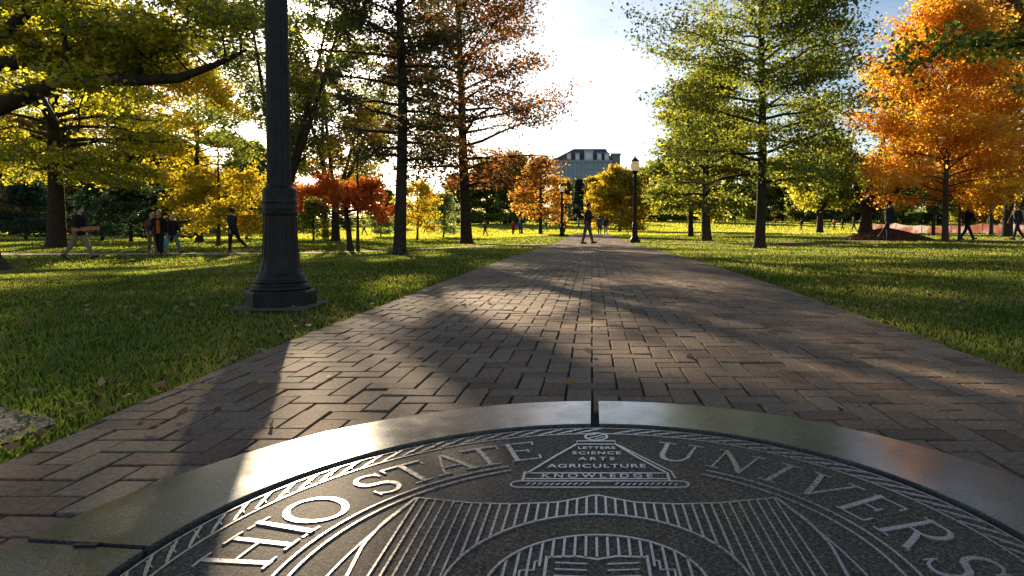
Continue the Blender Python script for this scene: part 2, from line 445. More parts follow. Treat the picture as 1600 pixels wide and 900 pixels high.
def leaf_mesh(name, P, size, rng, aspect=0.62, flat=0.0, var=0.35):
    n = len(P)
    d = rng.normal(size=(n, 3)); d[:, 2] *= (1 - flat); d /= np.linalg.norm(d, axis=1)[:, None]
    e = rng.normal(size=(n, 3)); e -= d * (e * d).sum(1)[:, None]
    if flat: e[:, 2] *= (1 - flat)
    e /= np.linalg.norm(e, axis=1)[:, None]
    nn = np.cross(d, e)
    s = size * (1 + var * rng.uniform(-1, 1, n))[:, None]
    A = P - d * s * 0.5; Cc = P + d * s * 0.5
    B = P + e * s * aspect * 0.5 + nn * s * 0.12 - d * s * 0.06; D = P - e * s * aspect * 0.5 + nn * s * 0.12 - d * s * 0.06
    V = np.stack([A, B, Cc, D], 1).reshape(-1, 3)
    me = bpy.data.meshes.new(name)
    me.vertices.add(4 * n); me.vertices.foreach_set('co', V.ravel().astype(np.float32))
    me.loops.add(4 * n); me.loops.foreach_set('vertex_index', np.arange(4 * n, dtype=np.int32))
    me.polygons.add(n); me.polygons.foreach_set('loop_start', np.arange(0, 4 * n, 4, dtype=np.int32))
    me.update(calc_edges=True)
    a = me.attributes.new('rnd', 'FLOAT', 'FACE'); a.data.foreach_set('value', rng.random(n).astype(np.float32))
    return me

def limb_branch(mb, rng, start, az, el, Lb, r0, droop, anchors, nsec, sec_scale, twig=True):
    d0 = np.array([math.cos(az) * math.cos(el), math.sin(az) * math.cos(el), math.sin(el)])
    k = 6; pts = []; wob = rng.normal(0, 0.04, (k, 3)) * Lb
    for i in range(k):
        t = i / (k - 1)
        pts.append(start + d0 * Lb * t + np.array([0, 0, -droop * Lb * t * t]) + wob[i] * t)
    pts = np.array(pts)
    mb.tube(pts, [r0 * (1 - t / 1.12) for t in np.linspace(0, 1, k)], 5, cap=False)
    dens = rng.uniform(0.45, 1.5)
    for i in range(nsec):
        t = 0.25 + 0.75 * (i + rng.random()) / nsec
        f = t * (k - 1); a = min(int(f), k - 2); p = pts[a] + (pts[a + 1] - pts[a]) * (f - a)
        sd = 1 if i % 2 else -1
        az2 = az + sd * rng.uniform(0.5, 1.25) if t < 0.95 else az
        el2 = el * 0.6 + rng.normal(0, 0.3)
        l2 = (Lb * 0.42 * (1.15 - t) + 0.25) * sec_scale * rng.uniform(0.7, 1.3)
        d2 = np.array([math.cos(az2) * math.cos(el2), math.sin(az2) * math.cos(el2), math.sin(el2)])
        q = np.array([p + d2 * l2 * u + np.array([0, 0, -droop * 0.7 * l2 * u * u]) for u in (0, 0.35, 0.7, 1.0)])
        mb.tube(q, [max(r0 * 0.3 * (1 - t * 0.5), 0.008) * c for c in (1, 0.7, 0.45, 0.2)], 3, cap=False)
        for u in np.linspace(0.2, 1.0, max(3, int(l2 * 4))):
            anchors.append((p[0] + d2[0] * l2 * u, p[1] + d2[1] * l2 * u, p[2] + d2[2] * l2 * u - droop * 0.7 * l2 * u * u, dens * rng.uniform(0.5, 1.4)))
    for u in np.linspace(0.55, 1, 4):
        f = u * (k - 1); a = min(int(f), k - 2); p = pts[a] + (pts[a + 1] - pts[a]) * (f - a)
        anchors.append((*p, dens))

def tree_meshes(seed, H, tr, h0, prof, nprim, nleaf, lsize, el=(0.1, 0.9), droop=0.15, spread=0.22, loc=(0, 0, 0), gaps=True,
                lean=(0, 0), fork=False, asym=None, sec=7, sec_scale=1.0, top=1.0, extra=None, skirt=None, zflat=0.55, flat=0.25, rootflare=1.5, hexp=0.9):
    rng = np.random.default_rng(seed)
    mb = MB(); anchors = []
    n = 9
    wob = np.cumsum(rng.normal(0, 0.012, (n, 2)), 0) * H * 0.25
    def trunk_at(z):
        t = z / H
        return np.array([lean[0] * z + np.interp(t * (n - 1), range(n), wob[:, 0]), lean[1] * z + np.interp(t * (n - 1), range(n), wob[:, 1]), z])
    zs = [-0.15, 0.0, 0.12, 0.35, 0.8] + list(np.linspace(1.4, H * 0.97 * top, 11))
    def trr(z): return tr * max(1 - 0.9 * max(z - 1, 0) / H, 0.07)
    rr = [tr * (1 + (rootflare - 1) * 1.25), tr * rootflare, tr * (1 + (rootflare - 1) * 0.55), tr * (1 + (rootflare - 1) * 0.22), tr * 1.04] + [trr(z) for z in zs[5:]]
    if fork:
        zf = h0
        mb.tube([trunk_at(z) for z in zs if z < zf] + [trunk_at(zf)], [r for z, r in zip(zs, rr) if z < zf] + [tr * 0.9], 12, cap=False)
        for q in range(fork):
            az = 2.4 * q + rng.uniform(-.4, .4); Lq = (H - zf) * rng.uniform(0.8, 1.0)
            out = rng.uniform(0.35, 0.6)
            pts = [trunk_at(zf) + np.array([math.cos(az) * out * Lq * max(t, 0) ** 0.9 * 0.75, math.sin(az) * out * Lq * max(t, 0) ** 0.9 * 0.75, Lq * t]) for t in np.linspace(-0.04, 1, 7)]
            mb.tube(pts, [tr * 0.62 * (1 - 0.93 * t) + 0.01 for t in np.linspace(0, 1, 7)], 8, cap=False)
            for i in range(max(3, nprim // fork)):
                t = 0.12 + 0.86 * (i + rng.random()) / max(3, nprim // fork)
                f = t * 6; a = min(int(f), 5); p = pts[a] + (pts[a + 1] - pts[a]) * (f - a)
                az2 = az + rng.uniform(-1.6, 1.6)
                want = prof(p[2]) - math.hypot(p[0], p[1]) * math.cos(az2 - az)
                Lb = max(want, 0.5) * rng.uniform(0.75, 1.1)
                limb_branch(mb, rng, p, az2, el[0] + (el[1] - el[0]) * t, Lb, max(tr * 0.22 * (1 - t), 0.014), droop, anchors, sec, sec_scale)
    else:
        mb.tube([trunk_at(z) for z in zs], rr, 12, cap=False)
        for i in range(nprim):
            t = ((i + rng.uniform(0.1, 0.9)) / nprim) ** hexp
            z = h0 + (H * top - h0) * t * 0.98
            az = i * 2.4 + rng.uniform(-.5, .5)
            Lb = max(prof(z), 0.25) * rng.uniform(0.7, 1.12)
            if asym: Lb *= 1 + asym[1] * math.cos(az - asym[0])
            limb_branch(mb, rng, trunk_at(z), az, el[0] + (el[1] - el[0]) * t + rng.normal(0, 0.08), Lb, max(trr(z) * 0.42, 0.014), droop, anchors, sec, sec_scale)
    if extra: extra(mb, rng, anchors)
    A = np.array(anchors)
    p = A[:, 3] / A[:, 3].sum()
    idx = rng.choice(len(A), nleaf, p=p)
    P = A[idx, :3] + rng.normal(0, 1, (nleaf, 3)) * np.array([spread, spread, spread * zflat])
    P = P[P[:, 2] > 0.25]
    if skirt: P = P[P[:, 2] > skirt]
    if gaps is not False: P = P[open_gaps(P, loc, rng, -1 if gaps is True else gaps)]
    return mb, leaf_mesh('crown', P, lsize, rng, flat=flat)

def tree(name, label, loc_xy, seed, mat, group=None, bark='bark', cat='tree', rz=0.0, **kw):
    x, y = loc_xy; z = zg(x, y) + kw.pop('dz', 0.0) - 0.03
    root = empty(name, (x, y, z), 0.0, label, cat, group)
    mb, lm = tree_meshes(seed, loc=(x, y, z), **kw)
    mb.build('trunk', M[bark], root, smooth=True)
    link('crown', lm, M[mat], root)
    return root

def lerp_prof(*pts):
    zs = [p[0] for p in pts]; rs = [p[1] for p in pts]
    return lambda z: float(np.interp(z, zs, rs))

# ------------------------------------------------------------------ the trees one can tell apart
def limbs_t1(mb, rng, anchors):
    ox, oy = at(-55, 14.7); oz = zg(ox, oy) - 0.03
    def P(px, py, d): q = pix(px, py, d); return np.array([q.x - ox, q.y - oy, q.z - oz])
    Ls = [([(-60, 215, 14.6), (-10, 170, 14.2), (60, 142, 13.9), (120, 120, 13.7), (200, 126, 13.5), (280, 122, 13.2), (340, 100, 13.0), (385, 78, 12.8)], [.24, .2, .165, .15, .125, .095, .06, .025]),
          ([(-60, 150, 14.6), (-20, 96, 14.3), (40, 95, 14.0), (90, 104, 13.8), (122, 119, 13.7)], [.17, .125, .11, .1, .09]),
          ([(100, 108, 13.8), (102, 75, 13.7), (98, 30, 13.7), (110, -30, 13.6)], [.07, .05, .04, .02]),
          ([(200, 126, 13.5), (250, 80, 13.2), (290, 40, 12.9), (330, -10, 12.7)], [.06, .045, .03, .015]),
          ([(60, 142, 13.9), (90, 190, 13.2), (130, 210, 12.8)], [.05, .03, .01]),
          ([(-60, 120, 14.4), (20, 40, 13.6), (100, -40, 13), (200, -120, 12.4)], [.16, .12, .09, .04])]
    for pts, r in Ls:
        q = [P(*a) for a in pts]
        mb.tube(q, r, 9, cap=False)
        for i in range(len(q) - 1):
            for u in (0.3, 0.8):
                if pts[i][1] > 60 and pts[i][0] < 60: continue
                p = q[i] + (q[i + 1] - q[i]) * u
                limb_branch(mb, rng, p, rng.uniform(0, 6.28), rng.uniform(0.25, 1.0), rng.uniform(0.8, 1.8), 0.025, 0.1, anchors, 5, 1.0)
tree('broad_shade_tree', 'huge old tree at the left edge whose long limb reaches across towards the lamp', at(-55, 14.7), 11, 'lf_yellowgreen',
     H=13.0, tr=0.48, h0=4.3, prof=lerp_prof((4, 5.6), (7, 6.2), (10, 5), (13, 1.5)), nprim=46, nleaf=95000, lsize=0.115, el=(0.35, 1.1), droop=0.1,
     spread=0.24, extra=limbs_t1, skirt=3.6, rootflare=2.0, sec=8)
tree('maple_tree', 'yellow green tree with a stout trunk at far left behind the man carrying a board', at(87, 33), 12, 'lf_yellowgreen', bark='bark',
     H=12.5, tr=0.40, h0=3.6, prof=lerp_prof((3, 5.6), (6, 6.4), (9, 5), (12.5, 1.0)), nprim=46, nleaf=46000, lsize=0.19, el=(0.05, 0.9), droop=0.18, spread=0.3, sec=8)
tree('small_maple_tree', 'small bright yellow tree beside the dark walker left of the lamp post', at(341, 36), 13, 'lf_yellow', bark='bark_grey',
     H=5.8, tr=0.10, h0=1.1, prof=lerp_prof((1, 2.3), (3, 2.8), (5.8, 0.5)), nprim=32, nleaf=17000, lsize=0.18, el=(0.0, 0.9), droop=0.2, spread=0.28, sec=6, gaps=NG + 1)
tree('maple_tree', 'broad yellow green tree standing behind the small bright yellow tree', at(312, 44), 14, 'lf_yellow', bark='bark',
     H=11.5, tr=0.22, h0=3.4, prof=lerp_prof((3, 5.5), (6, 6.3), (9, 4.5), (11.5, 1)), nprim=44, nleaf=28000, lsize=0.21, el=(0.1, 0.9), droop=0.15, spread=0.34, sec=8,
     asym=(math.pi, 0.25))
tree('airy_tree', 'airy olive tree behind the big lamp post with the low sun shining through it', at(443, 30), 115, 'lf_olive', bark='bark',
     H=14.5, tr=0.24, h0=2.4, prof=lerp_prof((2, 4.2), (6, 5.0), (10, 4.2), (14.5, 1)), nprim=48, nleaf=46000, lsize=0.135, el=(0.5, 1.1), droop=0.02, spread=0.3, fork=4, sec=7)
tree('airy_tree', 'second airy olive tree farther back, seen just right of the big lamp post', at(525, 48), 116, 'lf_olive', bark='bark',
     H=17, tr=0.28, h0=2.8, prof=lerp_prof((2.6, 4.6), (7, 5.6), (12, 4.4), (17, 1)), nprim=48, nleaf=32000, lsize=0.165, el=(0.45, 1.1), droop=0.02, spread=0.36, fork=4, sec=7, skirt=3.4)
tree('maple_tree', 'olive gold tree behind the low red orange one, right of the lamp post', at(508, 60), 117, 'lf_gold', bark='bark',
     H=14.5, tr=0.28, h0=2.6, prof=lerp_prof((2.6, 4.6), (7, 5.6), (11, 4.4), (14.5, 1)), nprim=44, nleaf=28000, lsize=0.21, el=(0.3, 1.1), droop=0.05, spread=0.4, sec=8, skirt=3.0)
tree('pin_oak', 'tall straight bare trunked oak with dark olive branches nearest the path on the left', at(625, 18), 16, 'lf_darkolive', bark='bark',
     H=13.0, tr=0.165, h0=2.5, prof=lerp_prof((2.4, 1.5), (4.5, 2.1), (8, 2.3), (11, 1.5), (13, .4)), nprim=70, nleaf=29000, lsize=0.105, el=(0.0, 0.7), droop=0.06, spread=0.19, sec=9, sec_scale=1.35,
     rootflare=1.35, asym=(math.pi, 0.25))
tree('oak_tree', 'spreading russet oak with dark clumps on the sunny lawn left of the path', at(727, 35), 17, 'lf_russet', bark='bark',
     H=17.5, tr=0.30, h0=3.0, prof=lerp_prof((2.6, 3.6), (5, 5.4), (9, 5.2), (13, 3.8), (17.5, .8)), nprim=64, nleaf=40000, lsize=0.17, el=(0.1, 0.8), droop=0.08, spread=0.33, sec=10, sec_scale=1.3,
     asym=(0.0, 0.15), rootflare=1.5)
tree('japanese_maple', 'low red orange tree with a leaning trunk just right of the lamp post', at(548, 28), 18, 'lf_red', bark='bark',
     H=2.7, tr=0.11, h0=1.35, prof=lerp_prof((1.3, 2.1), (2.0, 2.5), (2.7, 1.5)), nprim=30, nleaf=17000, lsize=0.13, el=(0.15, 0.45), droop=0.16, spread=0.17, sec=7, lean=(-0.12, 0), gaps=NG, zflat=0.45,
     asym=(math.pi, 0.12))
tree('young_tree', 'slender dark trunked young tree with sparse golden leaves beside the red orange tree', at(559, 27), 19, 'lf_gold', bark='bark',
     H=5.8, tr=0.06, h0=1.7, prof=lerp_prof((1.5, 1.6), (3.5, 1.8), (5.8, .4)), nprim=22, nleaf=6500, lsize=0.13, el=(0.3, 0.9), droop=0.05, spread=0.22, sec=6)
tree('pin_oak', 'tall feathery olive oak right of the path with a straight dark trunk', at(1188, 22), 20, 'lf_olive', bark='bark',
     H=13.5, tr=0.175, h0=2.2, prof=lerp_prof((2, 2.8), (4, 4.0), (7, 3.8), (10, 2.8), (13.5, .5)), nprim=80, nleaf=72000, lsize=0.12, el=(0.02, 0.9), droop=0.05, spread=0.26, sec=10, sec_scale=1.3,
     asym=(math.pi, 0.14), rootflare=1.6)
tree('oak_tree', 'round yellowish green oak behind the tall feathery one on the right lawn', at(1104, 35), 21, 'lf_green', bark='bark_grey',
     H=8.8, tr=0.25, h0=1.7, prof=lerp_prof((1.4, 2.8), (4, 3.6), (6.5, 2.8), (8.8, .6)), nprim=46, nleaf=30000, lsize=0.19, el=(0.0, 0.9), droop=0.12, spread=0.25, sec=8)
tree('oak_tree', 'smaller green oak half hidden behind the round yellowish one', at(1080, 50), 22, 'lf_yellowgreen', bark='bark',
     H=8.0, tr=0.2, h0=1.7, prof=lerp_prof((1.4, 3.0), (4, 3.4), (8, .6)), nprim=36, nleaf=18000, lsize=0.26, el=(0.1, 0.9), droop=0.1, spread=0.35, sec=7)
tree('ornamental_tree', 'golden rounded tree by the far lamp at the end of the brick path', at(968, 82), 23, 'lf_gold', bark='bark',
     H=7.0, tr=0.16, h0=0.8, prof=lerp_prof((0.6, 4.1), (3, 4.9), (5.5, 3.6), (7, 1.2)), nprim=50, nleaf=22000, lsize=0.36, el=(0.0, 1.0), droop=0.15, spread=0.4, sec=8)
tree('maple_tree', 'vivid orange maple with a slim trunk on the right lawn', at(1476, 28), 24, 'lf_orange', bark='bark_grey',
     H=9.6, tr=0.125, h0=1.5, prof=lerp_prof((1.4, 3.4), (3.5, 4.3), (6, 3.9), (8.5, 2.2), (9.6, .6)), nprim=64, nleaf=52000, lsize=0.15, el=(0.12, 1.15), droop=0.08, spread=0.24, sec=9, asym=(math.pi, 0.12), gaps=NG + 2)
tree('crabapple_tree', 'dark green tree growing from the mulch mound with a forked trunk', at(1352, 32), 25, 'lf_green', bark='bark', dz=0.5,
     H=7.6, tr=0.24, h0=1.0, prof=lerp_prof((1, 3.2), (4, 4.2), (7.6, 1.2)), nprim=48, nleaf=36000, lsize=0.19, el=(0.2, 0.9), droop=0.1, spread=0.3, fork=3, sec=8)
tree('spreading_tree', 'low spreading green tree on the sunny lawn far right of the path', at(1281, 60), 26, 'lf_yellowgreen', bark='bark',
     H=8.5, tr=0.3, h0=1.6, prof=lerp_prof((1.5, 3.8), (4, 4.6), (8.5, 1)), nprim=36, nleaf=20000, lsize=0.28, el=(0.3, 0.9), droop=0.1, spread=0.4, fork=4, sec=7)
tree('tall_maple', 'tall amber orange tree behind the vivid orange maple', at(1572, 41), 27, 'lf_amber', bark='bark',
     H=16, tr=0.3, h0=3.0, prof=lerp_prof((3, 4.6), (8, 5.4), (12, 3.8), (16, 1)), nprim=54, nleaf=48000, lsize=0.25, el=(0.3, 1.0), droop=0.05, spread=0.42, sec=8)
tree('maple_tree', 'near dark green maple branch hanging into the top right corner', (9.6, 11.2), 28, 'lf_green', bark='bark',
     H=9.5, tr=0.28, h0=3.7, prof=lerp_prof((3.6, 3.3), (5, 3.7), (8, 2.5), (9.5, .8)), nprim=40, nleaf=26000, lsize=0.14, el=(0.0, 0.9), droop=0.1, spread=0.26, sec=7)
tree('young_tree', 'slim young tree just right of the vivid orange maple trunk', at(1499, 29.5), 29, 'lf_orange', bark='bark_grey',
     H=4.8, tr=0.055, h0=1.7, prof=lerp_prof((1.5, 1.4), (3, 1.6), (4.8, .4)), nprim=16, nleaf=3000, lsize=0.16, el=(0.3, 0.9), droop=0.05, spread=0.22, sec=6)
tree('young_tree', 'pale trunked young tree in front of the orange barrier at far right', at(1548, 50), 30, 'lf_yellow', bark='bark_grey',
     H=6.0, tr=0.14, h0=1.9, prof=lerp_prof((1.8, 2.4), (4, 2.8), (6, .8)), nprim=20, nleaf=5000, lsize=0.24, el=(0.1, 0.9), droop=0.15, spread=0.3, sec=6)
tree('young_tree', 'dark trunked young tree between the mulch mound and the orange maple', at(1458, 48), 31, 'lf_green', bark='bark',
     H=6.0, tr=0.12, h0=1.9, prof=lerp_prof((1.8, 2.2), (4, 2.6), (6, .8)), nprim=20, nleaf=5000, lsize=0.24, el=(0.1, 0.9), droop=0.12, spread=0.3, sec=6)
tree('garden_shrub', 'pale green rounded shrub between the straight oak and the russet oak', at(693, 62), 32, 'lf_shrub', cat='shrub', bark='bark',
     H=3.9, tr=0.07, h0=0.35, prof=lerp_prof((.3, 1.2), (1.5, 1.6), (3.9, .5)), nprim=30, nleaf=5200, lsize=0.2, el=(0.2, 1.1), droop=0.02, spread=0.25, sec=6)
tree('garden_shrub', 'smaller dull green shrub under the red orange tree far across the lawn', at(595, 64), 33, 'lf_shrub', cat='shrub', bark='bark',
     H=2.1, tr=0.06, h0=0.25, prof=lerp_prof((.2, 1.1), (1.0, 1.4), (2.1, .5)), nprim=24, nleaf=3200, lsize=0.2, el=(0.2, 1.0), droop=0.02, spread=0.22, sec=6)
tree('small_maple_tree', 'small golden yellow tree just right of the straight bare oak trunk', at(652, 52), 34, 'lf_yellow', bark='bark',
     H=4.4, tr=0.08, h0=1.0, prof=lerp_prof((1, 1.5), (2.6, 1.9), (4.4, .5)), nprim=22, nleaf=4200, lsize=0.2, el=(0.1, 0.9), droop=0.1, spread=0.26, sec=6)
tree('garden_shrub', 'dark green bushy shrub right behind the lamp post base across the lawn', at(490, 52), 35, 'lf_green', cat='shrub', bark='bark',
     H=2.6, tr=0.07, h0=0.25, prof=lerp_prof((.2, 1.7), (1.2, 2.0), (2.6, .7)), nprim=26, nleaf=4200, lsize=0.2, el=(0.2, 1.0), droop=0.05, spread=0.26, sec=6)
tree('maple_tree', 'amber tree with drooping orange sprays behind the russet oak by the path', at(845, 62), 36, 'lf_amber', bark='bark',
     H=7.2, tr=0.18, h0=1.5, prof=lerp_prof((1.4, 2.3), (3.0, 3.1), (5, 2.0), (7.2, .2)), nprim=36, nleaf=6500, lsize=0.26, el=(0.1, 0.9), droop=0.2, spread=0.36, sec=7)
# dark evergreens behind the left walkers
for px, d, h, r, sd, lb in ((205, 47, 4.3, 2.4, 41, 'dark evergreen bush behind the group of three walkers, broadest of its row'),
                            (160, 50, 5.4, 2.0, 42, 'tall dark evergreen bush behind the man with the board'),
                            (268, 49, 3.6, 2.2, 43, 'low dark evergreen bush left of the small yellow tree'),
                            (40, 52, 4.6, 2.8, 44, 'dark evergreen bush at the far left edge behind the stout trunk'),
                            (385, 56, 4.4, 2.4, 45, 'dark evergreen bush close behind the dark walker by the lamp post')):
    tree('evergreen_bush', lb, at(px, d), sd, 'lf_conifer', group='evergreen bushes behind the left walkers', cat='shrub', bark='bark',
         H=h, tr=0.1, h0=0.25, prof=lerp_prof((.2, r), (h * .4, r * .95), (h, .4)), nprim=34, nleaf=6000, lsize=0.22, el=(0.0, 1.0), droop=0.05, spread=0.28, sec=7)

# ------------------------------------------------------------------ the wood round the lawns: five kinds, copied
def proto(seed, mat, **kw):
    mb, lm = tree_meshes(seed, gaps=False, **kw)
    tm = mb.mesh('trunk', True); tm.materials.append(M['bark']); lm.materials.append(M[mat])
    return tm, lm
PR = {
 'dark': proto(61, 'lf_green', H=15, tr=0.35, h0=.5, prof=lerp_prof((.5, 5.6), (6, 6.2), (12, 4), (15, 1)), nprim=46, nleaf=20000, lsize=0.62, el=(0.1, 1.0), droop=0.1, spread=0.6, sec=7),
 'olive': proto(62, 'lf_olive', H=14, tr=0.3, h0=.5, prof=lerp_prof((.5, 5.0), (6, 5.6), (11, 4), (14, 1)), nprim=42, nleaf=17000, lsize=0.6, el=(0.1, 1.0), droop=0.1, spread=0.6, sec=7),
 'gold': proto(63, 'lf_gold', H=12, tr=0.3, h0=.5, prof=lerp_prof((.5, 4.6), (5, 5.2), (10, 3.4), (12, 1)), nprim=40, nleaf=15000, lsize=0.6, el=(0.1, 1.0), droop=0.1, spread=0.6, sec=7),
 'rust': proto(64, 'lf_amber', H=13, tr=0.3, h0=.5, prof=lerp_prof((.5, 4.6), (6, 5.2), (10, 3.6), (13, 1)), nprim=40, nleaf=15000, lsize=0.6, el=(0.1, 1.0), droop=0.1, spread=0.6, sec=7),
 'conifer': proto(65, 'lf_conifer', H=15, tr=0.3, h0=0.8, prof=lerp_prof((.5, 4.0), (6, 3.4), (15, .3)), nprim=60, nleaf=9000, lsize=0.5, el=(-0.15, 0.3), droop=0.1, spread=0.5, sec=6),
}
WOOD = [ # px, depth, kind, scale, label
 (475, 125, 'dark', .48, 'dark green far tree seen low behind the red orange tree'),
 (540, 135, 'conifer', .42, 'dark conifer far behind the leaning red orange tree'),
 (605, 140, 'dark', .5, 'dark green far tree just left of the straight bare oak trunk'),
 (668, 150, 'rust', .6, 'rusty far tree between the straight oak and the russet oak'),
 (715, 165, 'dark', .85, 'dark green far tree directly behind the russet oak trunk'),
 (762, 165, 'dark', 1.15, 'deep green far tree just right of the russet oak trunk'),
 (805, 150, 'olive', 1.0, 'olive far tree behind the third and most distant lamp'),
 (838, 170, 'conifer', .95, 'dark conifer left of the far lamp, below the library building'),
 (880, 185, 'olive', .95, 'olive far tree in front of the left end of the library building'),
 (905, 165, 'conifer', .8, 'narrow dark conifer straight above the left side of the brick path'),
 (925, 195, 'gold', 1.0, 'yellow far tree straight below the library roof'),
 (952, 210, 'gold', 1.15, 'yellow far tree below the right end of the library'),
 (1000, 180, 'rust', .95, 'rusty far tree right behind the tall lamp at the path end'),
 (1040, 175, 'olive', 1.0, 'olive far tree left of the round yellowish oak'),
 (1085, 185, 'dark', 1.0, 'dark far tree behind the two oaks of the right lawn'),
 (1140, 190, 'conifer', .95, 'dark conifer between the two right hand oak trunks'),
 (1180, 180, 'dark', 1.0, 'dark far tree behind the tall feathery oak'),
 (1222, 185, 'dark', 1.1, 'dark far tree just right of the tall feathery oak trunk'),
 (1262, 170, 'olive', 1.0, 'olive far tree behind the low spreading tree'),
 (1312, 165, 'dark', 1.0, 'dark far tree between the spreading tree and the mulch mound'),
 (1360, 150, 'dark', 1.0, 'dark far tree behind the forked tree of the mulch mound'),
 (1412, 140, 'olive', 1.0, 'olive far tree seen through the left of the orange maple'),
 (1465, 130, 'conifer', .85, 'dark conifer behind the trunk of the orange maple'),
 (1515, 120, 'dark', .95, 'dark far tree behind the right hand black dressed walker'),
 (1570, 110, 'rust', 1.0, 'rusty far tree at the right edge beyond the barrier'),
 (1640, 105, 'dark', 1.0, 'dark far tree just outside the right edge beyond the barrier'),
 (415, 118, 'dark', .5, 'dark green far tree hidden mostly behind the big lamp post'),
 (393, 118, 'olive', 1.1, 'olive tree far off, just left of the big lamp post shaft'),
 (350, 110, 'olive', .6, 'olive far tree behind the small bright yellow tree'),
 (290, 95, 'dark', .8, 'dark far tree behind the low evergreen bush'),
 (225, 92, 'dark', 1.0, 'dark far tree above the group of three walkers'),
 (150, 88, 'gold', 1.0, 'golden far tree behind the man with the board'),
 (85, 86, 'dark', 1.0, 'dark far tree behind the stout left trunk'),
 (20, 80, 'rust', 1.0, 'orange brown far tree at the left edge of the view'),
 (-60, 78, 'dark', 1.0, 'dark far tree just outside the left edge'),
]
rw = random.Random(5)
for px, d, kind, sc, lb in WOOD:
    x, y = at(px, d)
    r = empty('woodland_tree', (x, y, zg(x, y) - 0.05), rw.uniform(0, 6.28), lb, 'tree', 'trees round the far side of the lawns')
    sc *= rw.uniform(0.93, 1.07); r.scale = (sc, sc, sc * rw.uniform(0.92, 1.08))
    for nm, me in zip(('trunk', 'crown'), PR[kind]):
        o = bpy.data.objects.new(nm, me); COL.objects.link(o); o.parent = r

# ------------------------------------------------------------------ library building
def library():
    d = 380.0
    X = lambda px: (px - VX) / F_PX * d
    Zp = lambda py: pix(VX, py, d).z
    root = empty('library_building', (X(915), d, 0), 0, 'grey blue library building with dark hipped roof rising above the far trees', 'building')
    bx = X(915)
    wall = solid('hazed_limestone', (0.30, 0.38, 0.44), 0.9, nscale=0.3, amt=0.12)  # wall stone with the blue haze of distance mixed into its colour
    slate = solid('slate_roof', (0.06, 0.075, 0.10), 0.7, nscale=0.5, amt=0.2)
    glass = solid('window_glass', (0.05, 0.09, 0.12), 0.12, nscale=0.2, amt=0.3, spec=0.9)
    white = solid('pale_dormer', (0.55, 0.55, 0.54), 0.8, nscale=0.5, amt=0.1)
    x0, x1, xr = X(866) - bx, X(955) - bx, X(968) - bx
    zt_ = Zp(256); ze = Zp(251)
    mb = MB()
    mb.box(((x0 + x1) / 2, 0, zt_ / 2 - 4), (x1 - x0, 20, zt_ + 8))
    for px in (872, 886, 899, 911, 931, 944, 953):      # piers
        mb.box((X(px) - bx, -10.2, zt_ / 2), (1.1, 0.5, zt_))
    mb.box(((x0 + x1) / 2, -10.2, zt_ + 0.5), (x1 - x0 + 1, 1.4, 1.0))
    mb.build('wall', wall, root)
    mb = MB(); mb.box(((x1 + xr) / 2 + 0.02, 1.2, Zp(244) / 2 - 4), (xr - x1, 17, Zp(244) + 8)); mb.box(((x1 + xr) / 2, 1.2, Zp(244) + .4), (xr - x1 + .8, 17.8, .8))
    mb.build('stair_tower', solid('tower_stone', (0.22, 0.22, 0.225), 0.9, nscale=0.4, amt=0.12), root)
    mb = MB(); zr = Zp(234); e = zt_ + 1.02; i = 5.0
    a0, a1 = x0 - .6, x1 + .6
    v = [(a0, -10.9, e), (a1, -10.9, e), (a1, 10.9, e), (a0, 10.9, e), (X(897) - bx, -4, zr), (X(946) - bx, -4, zr), (X(946) - bx, 4, zr), (X(897) - bx, 4, zr)]
    mb.add(v, [(3, 2, 1, 0), (0, 1, 5, 4), (1, 2, 6, 5), (2, 3, 7, 6), (3, 0, 4, 7), (4, 5, 6, 7)])
    mb.build('roof', slate, root)
    for px, w, top in ((890, 2.4, 243), (903, 2.4, 243), (920, 5.0, 239), (936, 2.6, 243), (947.5, 2.6, 243)):
        mb = MB(); h = Zp(top) - e
        mb.box((X(px) - bx, -9.6, e + h / 2), (w, 3.0, h)); mb.box((X(px) - bx, -9.7, e + h + .12), (w + .6, 3.6, .3))
        dm = mb.build('dormer', white, root)
        mb = MB(); mb.box((X(px) - bx, -11.14, e + h * .48), (w * .72, .1, h * .62))
        mb.build('dormer_window', solid('bright_glass', (0.5, 0.52, 0.52), 0.1, nscale=.3, amt=.1, spec=1.0), dm)
    for px in (879, 892.5, 905, 921, 937.5, 948.5):
        for k in range(9):
            z = zt_ - 2.4 - k * 4.2
            if z < 3: break
            w = 2.9 if px != 921 else 4.6
            mb = MB(); mb.box((X(px) - bx, -10.06, z), (w, .12, 3.1)); wdw = mb.build('window', glass, root)
            mb = MB(); mb.box((X(px) - bx, -10.14, z), (.16, .1, 3.1)); mb.box((X(px) - bx, -10.15, z), (w, .06, .16)); mb.box((X(px) - bx, -10.2, z - 1.68), (w + .2, .4, .22))
            mb.build('window_frame', wall, wdw)
library()

